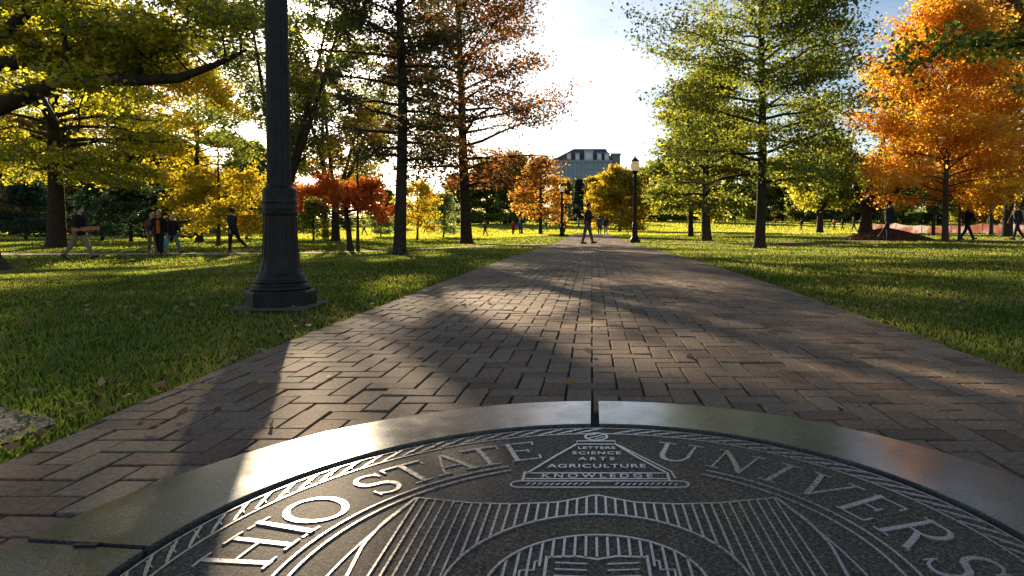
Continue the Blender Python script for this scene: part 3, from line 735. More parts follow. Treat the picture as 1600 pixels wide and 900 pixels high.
# ------------------------------------------------------------------ the stone seal set in the path
def seal():
    hh = H_CAM
    root = empty('stone_seal', (SC[0], SC[1], 0), 0, 'round engraved stone seal with polished ring and raised lettering set in the brick path', 'seal')
    # polished ring
    m, t, out = newmat('polished_granite')
    b = t.nodes.new('ShaderNodeBsdfPrincipled')
    n = noise(t, 220, 3, 0.7); n2 = noise(t, 3.5, 5, 0.6)
    r = ramp(t, [(0.34, (0.03, 0.03, 0.028)), (0.5, (0.085, 0.082, 0.075)), (0.62, (0.16, 0.155, 0.14)), (0.74, (0.3, 0.28, 0.25))], n.outputs['Fac'])
    n5 = noise(t, 7, 6, 0.7)
    r5 = ramp(t, [(0.3, (0.6, 0.6, 0.62)), (0.6, (1.1, 1.1, 1.08)), (0.75, (1.45, 1.4, 1.3))], n5.outputs['Fac'])
    m5 = t.nodes.new('ShaderNodeMix'); m5.data_type = 'RGBA'; m5.blend_type = 'MULTIPLY'; m5.inputs['Factor'].default_value = 1
    t.links.new(r.outputs[0], m5.inputs['A']); t.links.new(r5.outputs[0], m5.inputs['B']); t.links.new(m5.outputs['Result'], b.inputs['Base Color'])
    cw = ramp(t, [(0.35, (0.7, 0.7, 0.7)), (0.64, (0.25, 0.25, 0.25))], n5.outputs['Fac']); t.links.new(cw.outputs[0], b.inputs['Coat Weight'])
    rr = ramp(t, [(0.35, (0.16, 0.16, 0.16)), (0.65, (0.3, 0.3, 0.3))], n2.outputs['Fac'])
    t.links.new(rr.outputs[0], b.inputs['Roughness'])
    bp = t.nodes.new('ShaderNodeBump'); bp.inputs['Strength'].default_value = 0.06; bp.inputs['Distance'].default_value = 0.001
    t.links.new(n.outputs['Fac'], bp.inputs['Height']); t.links.new(bp.outputs[0], b.inputs['Normal']); t.links.new(bp.outputs[0], b.inputs['Coat Normal'])
    t.links.new(b.outputs[0], out.inputs[0])
    b.inputs['Coat Weight'].default_value = 0.4; b.inputs['Coat Roughness'].default_value = 0.11; b.inputs['Coat IOR'].default_value = 1.75
    granite = m
    joints = [0.0, 83.5, 180.0, 276.5]
    zt0, zb = 0.008, -0.05
    for k in range(4):
        a0, a1 = joints[k], joints[(k + 1) % 4] + (360 if k == 3 else 0)
        N = 64; V = []; F = []
        gw0 = 0.014 if k in (0,) else 0.008; gw1 = 0.014 if k == 3 else 0.008
        ch = 0.002
        prof = [(RI, zb), (RI, zt0 - ch), (RI + ch, zt0), (RO - ch, zt0), (RO, zt0 - ch), (RO, zb)]
        for i in range(N + 1):
            for (r_, z_) in prof:
                lo = rad(a0) + math.asin(gw0 / r_); hi = rad(a1) - math.asin(gw1 / r_)
                a = lo + (hi - lo) * i / N
                V.append((r_ * math.sin(a), r_ * math.cos(a), z_))
        p = len(prof)
        for i in range(N):
            for j in range(p - 1): F.append((i * p + j, i * p + j + 1, (i + 1) * p + j + 1, (i + 1) * p + j))
        F += [tuple(range(p)), tuple(N * p + j for j in range(p - 1, -1, -1))]
        mb = MB(); mb.add(V, F); mb.build('ring_stone', granite, root)
    # bed under the ring, seen in the joints
    dark = solid('joint_bed', (0.012, 0.011, 0.01), 0.95, nscale=60, amt=0.6, bump=0.5)
    mb = MB(); mb.lathe([(RI - 0.03, -0.06), (RI - 0.03, -0.03), (RO - 0.01, -0.03), (RO - 0.01, -0.06)], 96, cap=False); mb.build('joint_bed', dark, root)
    mb = MB(); dx, dy = gpix(135, 851, 0.01); mb.box((dx - SC[0], dy - SC[1], 0.0105), (0.045, 0.012, 0.003)); mb.build('drain_slot', dark, root)
    # speckled field
    m, t, out = newmat('speckled_stone')
    b = t.nodes.new('ShaderNodeBsdfPrincipled'); b.inputs['Roughness'].default_value = 0.72; b.inputs['Specular IOR Level'].default_value = 0.22
    n = noise(t, 115, 5, 0.85); n2 = noise(t, 2.5, 3)
    r = ramp(t, [(0.36, (0.016, 0.012, 0.009)), (0.48, (0.06, 0.047, 0.036)), (0.57, (0.16, 0.127, 0.095)), (0.68, (0.36, 0.29, 0.22))], n.outputs['Fac'])
    t.links.new(r.outputs[0], b.inputs['Base Color'])
    bp = t.nodes.new('ShaderNodeBump'); bp.inputs['Strength'].default_value = 0.8; bp.inputs['Distance'].default_value = 0.003
    t.links.new(n.outputs['Fac'], bp.inputs['Height']); t.links.new(bp.outputs[0], b.inputs['Normal'])
    t.links.new(b.outputs[0], out.inputs[0])
    zf = -0.001
    mb = MB(); mb.lathe([(RI - 0.016, -0.05), (RI - 0.016, zf - 0.003), (RI - 0.019, zf)], 128); mb.build('medallion', m, root)
    # raised, worn-bright relief
    m, t, out = newmat('worn_relief')
    b = t.nodes.new('ShaderNodeBsdfPrincipled'); b.inputs['Metallic'].default_value = 0.55
    n = noise(t, 90, 5, 0.7)
    r = ramp(t, [(0.3, (0.2, 0.19, 0.18)), (0.7, (0.45, 0.435, 0.42))], n.outputs['Fac']); t.links.new(r.outputs[0], b.inputs['Base Color'])
    rr = ramp(t, [(0.3, (0.2, 0.2, 0.2)), (0.7, (0.38, 0.38, 0.38))], n.outputs['Fac']); t.links.new(rr.outputs[0], b.inputs['Roughness'])
    t.links.new(b.outputs[0], out.inputs[0])
    relief = m
    cnt = [0]
    def stroke(mb, pts, w, closed=False):
        """flat raised strip, scaled from camera heights to metres"""
        P = np.array(pts, float) * hh; k = len(P)
        if closed: T = np.roll(P, -1, 0) - np.roll(P, 1, 0)
        else: T = np.gradient(P, axis=0)
        T /= np.linalg.norm(T, axis=1)[:, None] + 1e-12
        Nn = np.stack([-T[:, 1], T[:, 0]], 1)
        ww = 0.82 * (np.array(w, float) if hasattr(w, '__len__') else np.full(k, w)) * hh / 2
        cnt[0] = (cnt[0] + 1) % 9
        z = zf + 0.0018 + cnt[0] * 0.00022
        Lp, Rp = P + Nn * ww[:, None], P - Nn * ww[:, None]
        v = []
        for i in range(k): v += [(*Lp[i], z), (*Rp[i], z), (*Lp[i], zf - .001), (*Rp[i], zf - .001)]
        f = []; n_ = k if closed else k - 1
        for i in range(n_):
            a, c = 4 * i, 4 * ((i + 1) % k)
            f += [(a, a + 1, c + 1, c), (a + 2, a, c, c + 2), (a + 1, a + 3, c + 3, c + 1)]
        if not closed: f += [(0, 2, 3, 1), (4 * k - 4, 4 * k - 3, 4 * k - 1, 4 * k - 2)]
        mb.add(v, f)
    def arc(r, a0, a1, n=40, cx=0, cy=0): return [(cx + r * math.sin(rad(a)), cy + r * math.cos(rad(a))) for a in np.linspace(a0, a1, n)]
    # --- circles and twisted border
    mb = MB()
    stroke(mb, arc(1.278, 0, 360, 181)[:-1], 0.010, True)
    stroke(mb, arc(1.362, 0, 360, 181)[:-1], 0.009, True)
    for k in range(88):
        a = k * 360 / 88
        if min(a, 360 - a) < 4: continue
        stroke(mb, [((1.284 + 0.072 * t_) * math.sin(rad(a + 5.6 * t_)), (1.284 + 0.072 * t_) * math.cos(rad(a + 5.6 * t_))) for t_ in np.linspace(0, 1, 5)], [0.008, 0.013, 0.015, 0.013, 0.008])
        stroke(mb, [((1.300 + 0.05 * t_) * math.sin(rad(a + 2.6 + 1.6 * t_)), (1.300 + 0.05 * t_) * math.cos(rad(a + 2.6 + 1.6 * t_))) for t_ in np.linspace(0, 1, 3)], 0.005)
    mb.build('border', relief, root)
    mb = MB()
    for r_ in (0.928, 0.882): stroke(mb, arc(r_, 29, 337, 150), 0.0095)
    mb.build('inner_rings', relief, root)
    # --- lettering round the rim
    TH, TN, SF = 0.115, 0.05, 0.045
    def serif(x, y, l=0.34): return ([(x - l / 2, y), (x + l / 2, y)], SF)
    def ell(cx, cy, rx, ry, a0, a1, n=22): return [(cx + rx * math.cos(rad(a)), cy + ry * math.sin(rad(a))) for a in np.linspace(a0, a1, n)]
    G = {
     'H': (0.86, [([(.16, 0), (.16, 1)], TH), ([(.70, 0), (.70, 1)], TH), ([(.16, .52), (.70, .52)], TN), serif(.16, .03), serif(.16, .97), serif(.70, .03), serif(.70, .97)]),
     'I': (0.40, [([(.20, 0), (.20, 1)], TH), serif(.2, .03, .38), serif(.2, .97, .38)]),
     'O': (0.94, [(ell(.47, .5, .40, .46, 0, 360, 40)[:-1], 'O')]),
     'T': (0.80, [([(.40, 0), (.40, .96)], TH), ([(.04, .95), (.76, .95)], .07), ([(.055, .96), (.055, .78)], SF), ([(.745, .96), (.745, .78)], SF), serif(.40, .03, .36)]),
     'A': (0.88, [([(.44, .99), (.74, .03)], TH), ([(.42, .97), (.13, .03)], TN), ([(.23, .34), (.64, .34)], .05), serif(.13, .03, .3), serif(.75, .03, .34)]),
     'E': (0.72, [([(.17, 0), (.17, 1)], TH), ([(.06, .965), (.62, .965)], SF), ([(.06, .035), (.66, .035)], SF), ([(.17, .52), (.48, .52)], SF), ([(.62, .98), (.62, .80)], SF), ([(.66, .02), (.66, .22)], SF), ([(.48, .43), (.48, .61)], SF)]),
     'U': (0.86, [([(.17, .99), (.17, .34)] + ell(.43, .32, .26, .29, 185, 355, 18) + [(.69, .34), (.69, .99)], [TH] * 3 + [.12] * 5 + [.08] * 13 + [.06] * 1), serif(.17, .97, .34), serif(.69, .97, .28)]),
     'N': (0.90, [([(.16, 0), (.16, .98)], TN), ([(.14, .98), (.73, .02)], TH), ([(.74, 0), (.74, 1)], TN), serif(.16, .03, .28), serif(.12, .97, .2), serif(.74, .97, .28)]),
     'V': (0.86, [([(.13, .97), (.43, .01)], TH), ([(.44, .03), (.74, .97)], TN), serif(.13, .97, .32), serif(.74, .97, .28)]),
     'R': (0.82, [([(.17, 0), (.17, 1)], TH), ([(.17, .96), (.40, .96)] + ell(.42, .735, .20, .225, 88, -88, 14) + [(.17, .51)], [.06, .06] + [.06 + .06 * math.sin(math.pi * i / 13) for i in range(14)] + [.055]), ([(.38, .51), (.74, .02)], TH), serif(.17, .03), ([(.04, .97), (.2, .97)], SF), ([(.66, .03), (.82, .03)], SF)]),
     'S': (0.66, [(ell(.33, .735, .215, .225, 25, 240, 16) + ell(.33, .265, .235, .235, 70, -155, 18), [.05 + .075 * math.sin(math.pi * i / 33) ** 1.5 for i in range(34)]), ([(.53, .76), (.53, .95)], .045), ([(.10, .05), (.10, .26)], .045)]),
     'Y': (0.84, [([(.42, 0), (.42, .46)], TH), ([(.12, .97), (.42, .44)], TH), ([(.42, .44), (.72, .97)], TN), serif(.42, .03), serif(.12, .97, .3), serif(.72, .97, .28)]),
    }
    R0, HT = 0.972, 0.226
    def letter(ch, th):
        w, strokes = G[ch]
        mb = MB()
        def mp_(u, v): r_ = R0 + v * HT; a = rad(th) + (u - w / 2) * HT / (R0 + HT / 2); return (r_ * math.sin(a), r_ * math.cos(a))
        for pts, wd in strokes:
            if wd == 'O':
                k = len(pts); ws = [HT * (0.065 + 0.07 * abs(math.cos(2 * math.pi * i / k + .25))) for i in range(k)]
                stroke(mb, [mp_(*p) for p in pts], ws, True); continue
            if len(pts) == 2: pts = [tuple(np.array(pts[0]) + (np.array(pts[1]) - np.array(pts[0])) * q) for q in np.linspace(0, 1, 5)]; wd = wd if not hasattr(wd, '__len__') else wd[0]
            if hasattr(wd, '__len__') and len(wd) != len(pts): wd = list(np.interp(np.linspace(0, 1, len(pts)), np.linspace(0, 1, len(wd)), wd))
            stroke(mb, [mp_(*p) for p in pts], [q * HT for q in wd] if hasattr(wd, '__len__') else wd * HT)
        o = mb.build('letter', relief, root); o['label'] = 'raised letter ' + ch
    for ch, th in (('T', -139), ('H', -128.5), ('E', -118), ('O', -96), ('H', -81.5), ('I', -73), ('O', -65.5), ('S', -51.5), ('T', -43.5), ('A', -34.5), ('T', -26.5), ('E', -17.5),
                   ('U', 19.5), ('N', 33), ('I', 43.5), ('V', 53.5), ('E', 64.5), ('R', 75.5), ('S', 86.5), ('I', 94.5), ('T', 102.5), ('Y', 113.5)):
        letter(ch, th)
    # --- lamp-and-book emblem over the shield
    mb = MB()
    stroke(mb, arc(0.052, 0, 360, 25, 0.005, 1.235)[:-1], 0.014, True)
    stroke(mb, [(-.03, 1.21), (.04, 1.262)], .012); stroke(mb, [(-.03, 1.25), (.005, 1.27)], .01); stroke(mb, [(.0, 1.2), (.045, 1.228)], .01)
    stroke(mb, [(-.085, 1.125), (.092, 1.125), (.092, 1.168), (-.085, 1.168)], .014, True)
    stroke(mb, [(-.085, 1.125), (-.17, .98), (-.275, .785)], .014); stroke(mb, [(.092, 1.125), (.18, .96), (.285, .785)], .014)
    stroke(mb, [(.105, 1.12), (.22, .94), (.31, .80), (.315, .73)], .010)
    stroke(mb, [(-.285, .785), (.29, .785)], .012); stroke(mb, [(-.285, .725), (.29, .725)], .012)
    stroke(mb, [(-.288, .70), (-.288, .80)], .014); stroke(mb, [(.29, .70), (.29, .79)], .014)
    stroke(mb, [(-.29, .70), (.33, .70)] + [(.33 + .03 * math.sin(rad(a)), .67 + .03 * math.cos(rad(a))) for a in range(0, 181, 30)] + [(.0, .640), (-.30, .640)] + [(-.30 - .03 * math.sin(rad(a)), .67 - .03 * math.cos(rad(a))) for a in range(0, 181, 30)], .011, True)
    for k in range(26):
        x = -.27 + k * .023
        if abs(k - 12.5) > 2: stroke(mb, [(x, .662), (x + .014, .682)], .008)
    mb.build('emblem', relief, root)
    def small_text(s_, y, size, spread):
        c = bpy.data.curves.new('words', 'FONT'); c.body = s_; c.size = size * hh; c.align_x = 'CENTER'; c.extrude = 0.0012; c.space_character = spread; c.offset = 0.0006
        o = bpy.data.objects.new('words', c); COL.objects.link(o)
        me = bpy.data.meshes.new_from_object(o.evaluated_get(bpy.context.evaluated_depsgraph_get()))
        bpy.data.objects.remove(o); me.materials.clear()
        q = link('small_lettering', me, relief, root); q.location = (0.005 * hh, y * hh, zf + 0.0017)
    for s_, y, sz, sp in (('LETTERS', 1.062, .042, 1.1), ('SCIENCE', .995, .048, 1.2), ('ARTS', .925, .05, 1.5), ('AGRICULTURE', .84, .056, 1.15), ('KNOWLEDGE', .735, .054, 1.5)):
        small_text(s_, y, sz, sp)
    # --- shield of upright bars with an arch cut in it
    def top(x):
        a = abs(x)
        return float(np.interp(a, [0, .06, .14, .3, .45, .66], [.575, .545, .51, .495, .505, .55]))
    def side(y): return float(np.interp(y, [-.9, -.6, -.3, 0, .2, .35, .55], [.0, .40, .62, .715, .735, .72, .665]))
    mb = MB()
    xs_ = np.linspace(-.665, .665, 70)
    stroke(mb, [(x, top(x)) for x in xs_], .011)
    for s_ in (-1, 1):
        stroke(mb, [(s_ * side(y), y) for y in np.linspace(.55, -.88, 40)], .012)
        stroke(mb, [(s_ * (.66 + .12 * math.sin(math.pi * u * .55)), .55 - .75 * u) for u in np.linspace(0, 1, 16)], .008)
    stroke(mb, arc(.44, 0, 360, 90, 0, -.03)[:-1], .011, True)
    for k in range(-19, 20):
        x = k * .0345 + .0
        inner = math.sqrt(.44 ** 2 - x * x) - .03 if abs(x) < .435 else None
        lo = -.9
        for y in np.linspace(.5, -.9, 140):
            if side(y) < abs(x): 
                if y < .3: lo = y; break
        tp = top(x)
        # the flanks start where the curved side lets them
        if abs(x) > .665: tp = .40
        if inner is None: stroke(mb, [(x, tp), (x, (tp + lo) / 2), (x, lo)], .0085)
        else:
            stroke(mb, [(x, tp), (x, inner)], .0105)
            if -inner - .06 > lo: stroke(mb, [(x, -inner - .06), (x, lo)], .0085)
    mb.build('shield', relief, root)
    mb = MB()
    E_ = lambda a, rx, ry: (rx * math.sin(rad(a)), -.03 + ry * math.cos(rad(a)))
    stroke(mb, [E_(a, .315, .29) for a in np.linspace(0, 360, 60)][:-1], .011, True)
    stroke(mb, [(-.15, .125), (-.06, .13), (0, .112), (.06, .13), (.15, .125)], .012)
    for k in range(-8, 9):
        x = k * .034
        y1 = -.03 + .29 * math.sqrt(max(0, 1 - (x / .315) ** 2))
        y0 = .125 if abs(x) < .15 else (.07 if abs(x) < .2 else -.02)
        if y1 - y0 > .015: stroke(mb, [(x, y1), (x, y0)], .010)
    for s_ in (-1, 1):
        stroke(mb, [(s_ * .152, .13), (s_ * .152, -.12), (0, -.14)], .012)
        stroke(mb, [(s_ * .165, .10), (s_ * .185, .10), (s_ * .185, .05), (s_ * .225, .05), (s_ * .225, .0), (s_ * .25, .0)], .010)
        for k in range(5): stroke(mb, [(s_ * .03, .085 - k * .036), (s_ * .125, .092 - k * .036)], .008)
    mb.build('open_book', relief, root)
seal()

# ------------------------------------------------------------------ lamp posts
def lamp_post_parts(root):
    oct_ = lambda a, z: 1 / math.cos((a + math.pi / 8) % (math.pi / 4) - math.pi / 8)
    mb = MB(); mb.box((0, 0, 0.0), (.56, .54, .02)); mb.build('footing', M['concrete'], root)
    mb = MB()
    mb.lathe([(.242, .0), (.248, .012), (.248, .115), (.238, .13), (.225, .134)], 64, oct_)
    mb.lathe([(.222, .13), (.228, .145), (.224, .162), (.206, .172), (.198, .188), (.204, .2), (.196, .215), (.18, .222)], 48)
    leafy = lambda a, z: 1 + 0.05 * abs(math.sin(a * 6)) * math.sin(math.pi * min(max((z - .22) / .17, 0), 1))
    mb.lathe([(.186, .22), (.176, .245), (.156, .275), (.144, .31), (.139, .35), (.138, .39)], 72, leafy)
    mb.build('base', M['iron'], root, smooth=False)
    fl = lambda a, z: 1 - 0.055 * (abs(math.sin(a * 8)) ** 0.55 < 0.62)
    flute = lambda a, z: 1 - 0.075 * max(0.0, 1 - (((a * 14 / (2 * math.pi)) % 1 - .5) / .36) ** 2) ** 0.5 if abs((a * 14 / (2 * math.pi)) % 1 - .5) < .36 else 1.0
    mb = MB()
    mb.lathe([(.139, .385), (.136, .42), (.124, .74)], 112, flute, cap=False)
    mb.build('pedestal', M['iron'], root)
    mb = MB()
    mb.lathe([(.124, .735), (.131, .745), (.133, .765), (.126, .775), (.128, .79), (.128, .83), (.133, .84), (.131, .86), (.126, .875), (.126, .94), (.119, .955), (.098, .972), (.094, .985)], 48)
    mb.build('collar', M['iron'], root)
    mb = MB()
    mb.lathe([(.0925, .98), (.0915, 1.1), (.079, 3.15)], 112, flute, cap=False)
    mb.build('shaft', M['iron'], root)
    mb = MB()
    mb.lathe([(.08, 3.14), (.10, 3.16), (.10, 3.2), (.085, 3.22), (.085, 3.3), (.12, 3.36), (.155, 3.42), (.16, 3.45), (.13, 3.46)], 32)
    mb.build('capital', M['iron'], root)
    m, t, out = newmat('frosted_glass') if 'frost' not in M else (None, None, None)
    if m:
        d = t.nodes.new('ShaderNodeBsdfTranslucent'); d.inputs['Color'].default_value = (.85, .8, .68, 1)
        e = t.nodes.new('ShaderNodeBsdfPrincipled'); e.inputs['Base Color'].default_value = (.75, .72, .62, 1); e.inputs['Roughness'].default_value = .25
        x = t.nodes.new('ShaderNodeMixShader'); x.inputs[0].default_value = .45
        t.links.new(d.outputs[0], x.inputs[1]); t.links.new(e.outputs[0], x.inputs[2]); t.links.new(x.outputs[0], out.inputs[0]); M['frost'] = m
    mb = MB(); mb.lathe([(.13, 3.455), (.16, 3.5), (.205, 3.6), (.215, 3.7), (.20, 3.82), (.17, 3.9)], 24)
    lan = mb.build('lantern', M['frost'], root, smooth=True)
    mb = MB(); mb.lathe([(.185, 3.9), (.2, 3.91), (.19, 3.94), (.12, 4.02), (.06, 4.08), (.03, 4.1), (.035, 4.14), (.012, 4.2), (.004, 4.26)], 24)
    mb.build('cap', M['iron'], lan)
def copy_tree(o, parent=None):
    c = o.copy(); COL.objects.link(c)
    if parent: c.parent = parent
    for ch in o.children: copy_tree(ch, c)
    return c
lx, ly = at(438, 5.22)
lamp = empty('lamp_post', (lx, ly, zg(lx, ly) - 0.005), 0, 'big black fluted iron lamp post close by on the left lawn, top unseen', 'lamp post', 'lamp posts along the brick path')
lamp_post_parts(lamp)
for px, d, lb in ((992, 31.0, 'tall black lamp post with golden glowing lantern at the right edge of the path'),
                  (878, 50, 'far black lamp post with white lantern at the left edge of the path'),
                  (815, 80, 'most distant lamp post, its pale lantern against the far dark trees')):
    x, y = at(px, d); c = copy_tree(lamp); c.location = (x, y, zg(x, y)); c['label'] = lb

# ------------------------------------------------------------------ mulch mound and site barrier
def mound():
    x0, y0 = at(1384, 31.5); rng = np.random.default_rng(8)
    mb = MB(); nr, na = 14, 64; v = []
    for i in range(nr + 1):
        q = i / nr
        for j in range(na):
            a = 2 * math.pi * j / na
            x, y = x0 + 2.35 * q * math.cos(a), y0 + 1.7 * q * math.sin(a)
            z = 0.62 * (1 - q ** 1.25) + rng.normal(0, .018) - 0.05
            v.append((x, y, zg(x, y) + z))
    f = [(i * na + j, (i + 1) * na + j, (i + 1) * na + (j + 1) % na, i * na + (j + 1) % na) for i in range(nr) for j in range(na)]
    mb.add(v, f)
    for _ in range(1500):
        a, q = rng.uniform(0, 6.28), math.sqrt(rng.random())
        x, y = x0 + 2.4 * q * math.cos(a), y0 + 1.75 * q * math.sin(a)
        mb.box((x, y, zg(x, y) + 0.62 * (1 - q ** 1.25) - .035), (rng.uniform(.03, .1), rng.uniform(.02, .05), .03), rng.uniform(0, 3))
    tag(mb.build('mulch_mound', M['mulch']), 'brown mulch mound piled round the forked tree on the right lawn', 'mound')
mound()

def barrier():
    xs0, d = at(1362, 57)[0], 57.0
    root = empty('barrier_fence', (xs0, d, zg(xs0, d)), 0, 'long orange and white mesh barrier fence across the lawn at far right', 'fence')
    m, t, out = newmat('orange_mesh')
    b = t.nodes.new('ShaderNodeBsdfPrincipled'); b.inputs['Roughness'].default_value = 0.6
    n = noise(t, 0.7, 4)
    r = ramp(t, [(0.36, (0.36, 0.10, 0.07)), (0.46, (0.5, 0.22, 0.16)), (0.54, (0.68, 0.58, 0.52))], n.outputs['Fac'])
    t.links.new(r.outputs[0], b.inputs['Base Color'])
    tr = t.nodes.new('ShaderNodeBsdfTranslucent'); t.links.new(r.outputs[0], tr.inputs['Color'])
    x = t.nodes.new('ShaderNodeMixShader'); x.inputs[0].default_value = .3
    t.links.new(b.outputs[0], x.inputs[1]); t.links.new(tr.outputs[0], x.inputs[2]); t.links.new(x.outputs[0], out.inputs[0])
    step = 2.4; n_ = 9
    pts = []
    rng = random.Random(2)
    for k in range(n_ + 1): pts.append((k * step, 0.8 * math.sin(k * .9), .88 + rng.uniform(-.12, .1)))
    def z_at(x, y): return zg(xs0 + x, d + y) - zg(xs0, d)
    mb = MB(); sub = 8; V = []
    for k in range(n_):
        for q in range(sub):
            u = q / sub
            x_, y_ = pts[k][0] + step * u, pts[k][1] + (pts[k + 1][1] - pts[k][1]) * u
            h_ = pts[k][2] + (pts[k + 1][2] - pts[k][2]) * u - .16 * math.sin(math.pi * u)
            V.append((x_, y_, h_))
    nv = len(V); v = []
    for (x_, y_, h_) in V:
        for i in range(7): v.append((x_, y_ - .03 + .02 * math.sin(x_ * 5 + i), z_at(x_, y_) + .04 + (h_ - .04) * i / 6))
        for i in range(7): v.append((x_, y_ + .0, z_at(x_, y_) + .04 + (h_ - .04) * i / 6))
    f = []
    for k in range(nv - 1):
        for i in range(6):
            a, c = 14 * k + i, 14 * (k + 1) + i
            f.append((a, c, c + 1, a + 1))
    mb.add(v, f); mb.build('mesh_panel', m, root)
    for (x_, y_, h_) in pts:
        mb = MB(); mb.tube([(x_, y_ + .04, z_at(x_, y_) - .2), (x_, y_ + .04, z_at(x_, y_) + 1.2)], [.03, .03], 6); mb.build('post', M['iron'], root)
barrier()

# ------------------------------------------------------------------ people
CLOTH = {}
def cloth(col, rough=0.85):
    k = tuple(col)
    if k not in CLOTH: CLOTH[k] = solid('fabric', col, rough, nscale=18, amt=0.3, bump=0.3, bscale=30, spec=0.2)
    return CLOTH[k]
SKIN = solid('skin', (0.50, 0.29, 0.20), 0.5, nscale=20, amt=0.08)
def remesh(mb, vox, smooth=4, extra=None):
    o = bpy.data.objects.new('tmp', mb.mesh('tmp')); COL.objects.link(o)
    r = o.modifiers.new('r', 'REMESH'); r.mode = 'VOXEL'; r.voxel_size = vox
    s = o.modifiers.new('s', 'SMOOTH'); s.iterations = smooth; s.factor = 0.5
    me = bpy.data.meshes.new_from_object(o.evaluated_get(bpy.context.evaluated_depsgraph_get()))
    bpy.data.objects.remove(o); me.materials.clear()
    if extra:
        bm = bmesh.new(); bm.from_mesh(me); e = extra.mesh('e'); bm.from_mesh(e); bm.to_mesh(me); bm.free(); bpy.data.meshes.remove(e)
    me.polygons.foreach_set('use_smooth', [True] * len(me.polygons)); me.update()
    return me

def person(label, loc, rz, height=1.75, legs=((28, 8), (-22, 26)), arms=None, lean=4, jacket=(.02, .02, .024), trousers=(.03, .03, .04), shoes=(.02, .018, .016),
           hair=(.03, .02, .014), long_hair=False, vest=None, vox=0.022, width=1.0, group='people walking on the lawns', skirtlen=0.0, head_turn=0.0, cap=None):
    """built facing +X; legs = (thigh angle forward, knee bend) for the left (+Y) and right leg"""
    k = height / 1.75
    V3 = lambda *a: np.array(a, float)
    hip = {1: V3(0, .088, .90), -1: V3(0, -.088, .90)}
    J = {}
    for s, (a, b) in zip((1, -1), legs):
        kn = hip[s] + .43 * V3(math.sin(rad(a)), 0.0, -math.cos(rad(a)))
        an = kn + .41 * V3(math.sin(rad(a - b)), 0.01 * s, -math.cos(rad(a - b)))
        J[s] = (kn, an, a - b)
    drop = min(J[s][1][2] for s in (1, -1)) - 0.075
    dz = V3(0, 0, -drop)
    hip = {s: h + dz for s, h in hip.items()}
    J = {s: (q[0] + dz, q[1] + dz, q[2]) for s, q in J.items()}
    pel = V3(0, 0, .95) + dz
    L_ = math.sin(rad(lean))
    up = lambda z: V3(L_ * (z - .95), 0, z) + dz
    chest, neck, head = up(1.27), up(1.46), up(1.625) + V3(.015, 0, 0)
    sh = {s: up(1.40) + V3(0, .175 * s * width, 0) for s in (1, -1)}
    if arms is None: arms = {1: ((-18, 4), 15), -1: ((18, 4), 20)}
    A = {}
    for s in (1, -1):
        q = arms[s]
        if len(q) == 2 and not hasattr(q[1], '__len__'):
            (a, o), b = q
            el = sh[s] + .30 * V3(math.sin(rad(a)), s * math.sin(rad(o + 4)), -math.cos(rad(a)))
            ha = el + .25 * V3(math.sin(rad(a + b)), 0, -math.cos(rad(a + b)))
        else: el, ha = V3(*q[0]) + dz, V3(*q[1]) + dz
        A[s] = (el, ha)
    # --- one continuous body
    mb = MB()
    for s in (1, -1):
        kn, an, sa = J[s]
        mb.tube([hip[s] + V3(0, 0, .04), hip[s] * .5 + kn * .5, kn, kn * .55 + an * .45, an], [.082, .07, .052, .052, .036], 10)
        c, sn = math.cos(rad(min(sa, 25) * .7)), math.sin(rad(min(sa, 25) * .7))
        mb.tube([an + V3(-.05 * c, 0, -.035), an + V3(.08 * c, 0, -.045 + .08 * sn * .5), an + V3(.18 * c, 0, -.055 + .18 * sn * .6)], [.036, .036, .022], 8)
        el, ha = A[s]
        mb.tube([sh[s], el], [.05, .038], 9); mb.tube([el, ha], [.04, .028], 9)
        d = (ha - el) / (np.linalg.norm(ha - el) + 1e-9)
        mb.ball(ha + d * .045, (.035, .026, .05) if abs(d[2]) > .6 else (.05, .026, .035), 8, 6)
    mb.tube([pel + V3(0, 0, -.06), pel + V3(0, 0, .05), up(1.12), chest, up(1.39), up(1.45)], [.135, .14, .125, .15, .135, .06], 12, squash=1.0)
    mb.tube([sh[1], sh[-1]], [.06, .06], 10)
    mb.tube([up(1.42), head], [.055, .052], 9)
    ct, st = math.cos(head_turn), math.sin(head_turn)
    hd = lambda x, y, z: head + V3(x * ct - y * st, x * st + y * ct, z)
    mb.ball(head, (.098, .078, .118), 14, 10)
    mb.ball(hd(.055, 0, -.06), (.045, .05, .05), 10, 7)
    mb.ball(hd(.105, 0, -.005), (.022, .014, .026), 8, 6)
    for s in (1, -1): mb.ball(hd(-.005, .08 * s, 0), (.02, .012, .03), 6, 5)
    ex = MB()
    for s in (1, -1):
        el, ha = A[s]; d = (ha - el) / (np.linalg.norm(ha - el) + 1e-9)
        side = np.cross(d, V3(0, 1, 0)); side /= np.linalg.norm(side) + 1e-9
        inn = V3(0, -s, 0)
        for q, ln in zip((-.024, -.008, .008, .024), (.06, .072, .068, .05)):
            b0 = ha + d * .075 + side * q
            ex.tube([b0, b0 + d * ln * .5 + inn * .006, b0 + d * ln * .85 + inn * .028], [.0095, .009, .007], 6)
        b0 = ha + d * .03 + side * -.025
        ex.tube([b0, b0 + d * .03 - side * .022 + inn * .01, b0 + d * .06 - side * .02 + inn * .022], [.011, .01, .008], 6)
    ex2 = MB()
    for s in (1, -1): ex2.ball(hd(.088, .03 * s, .022), (.011, .014, .009), 6, 5)
    body = link('person', remesh(mb, vox * .8, 3, ex), SKIN)
    tag(body, label, 'person', group)
    body.location = (loc[0], loc[1], zg(*loc) + 0.004); body.rotation_euler = (0, 0, rz); body.scale = (k, k, k)
    ex2.build('eyes', cloth((.02, .015, .012), .3), body)
    # --- clothes
    mb = MB()
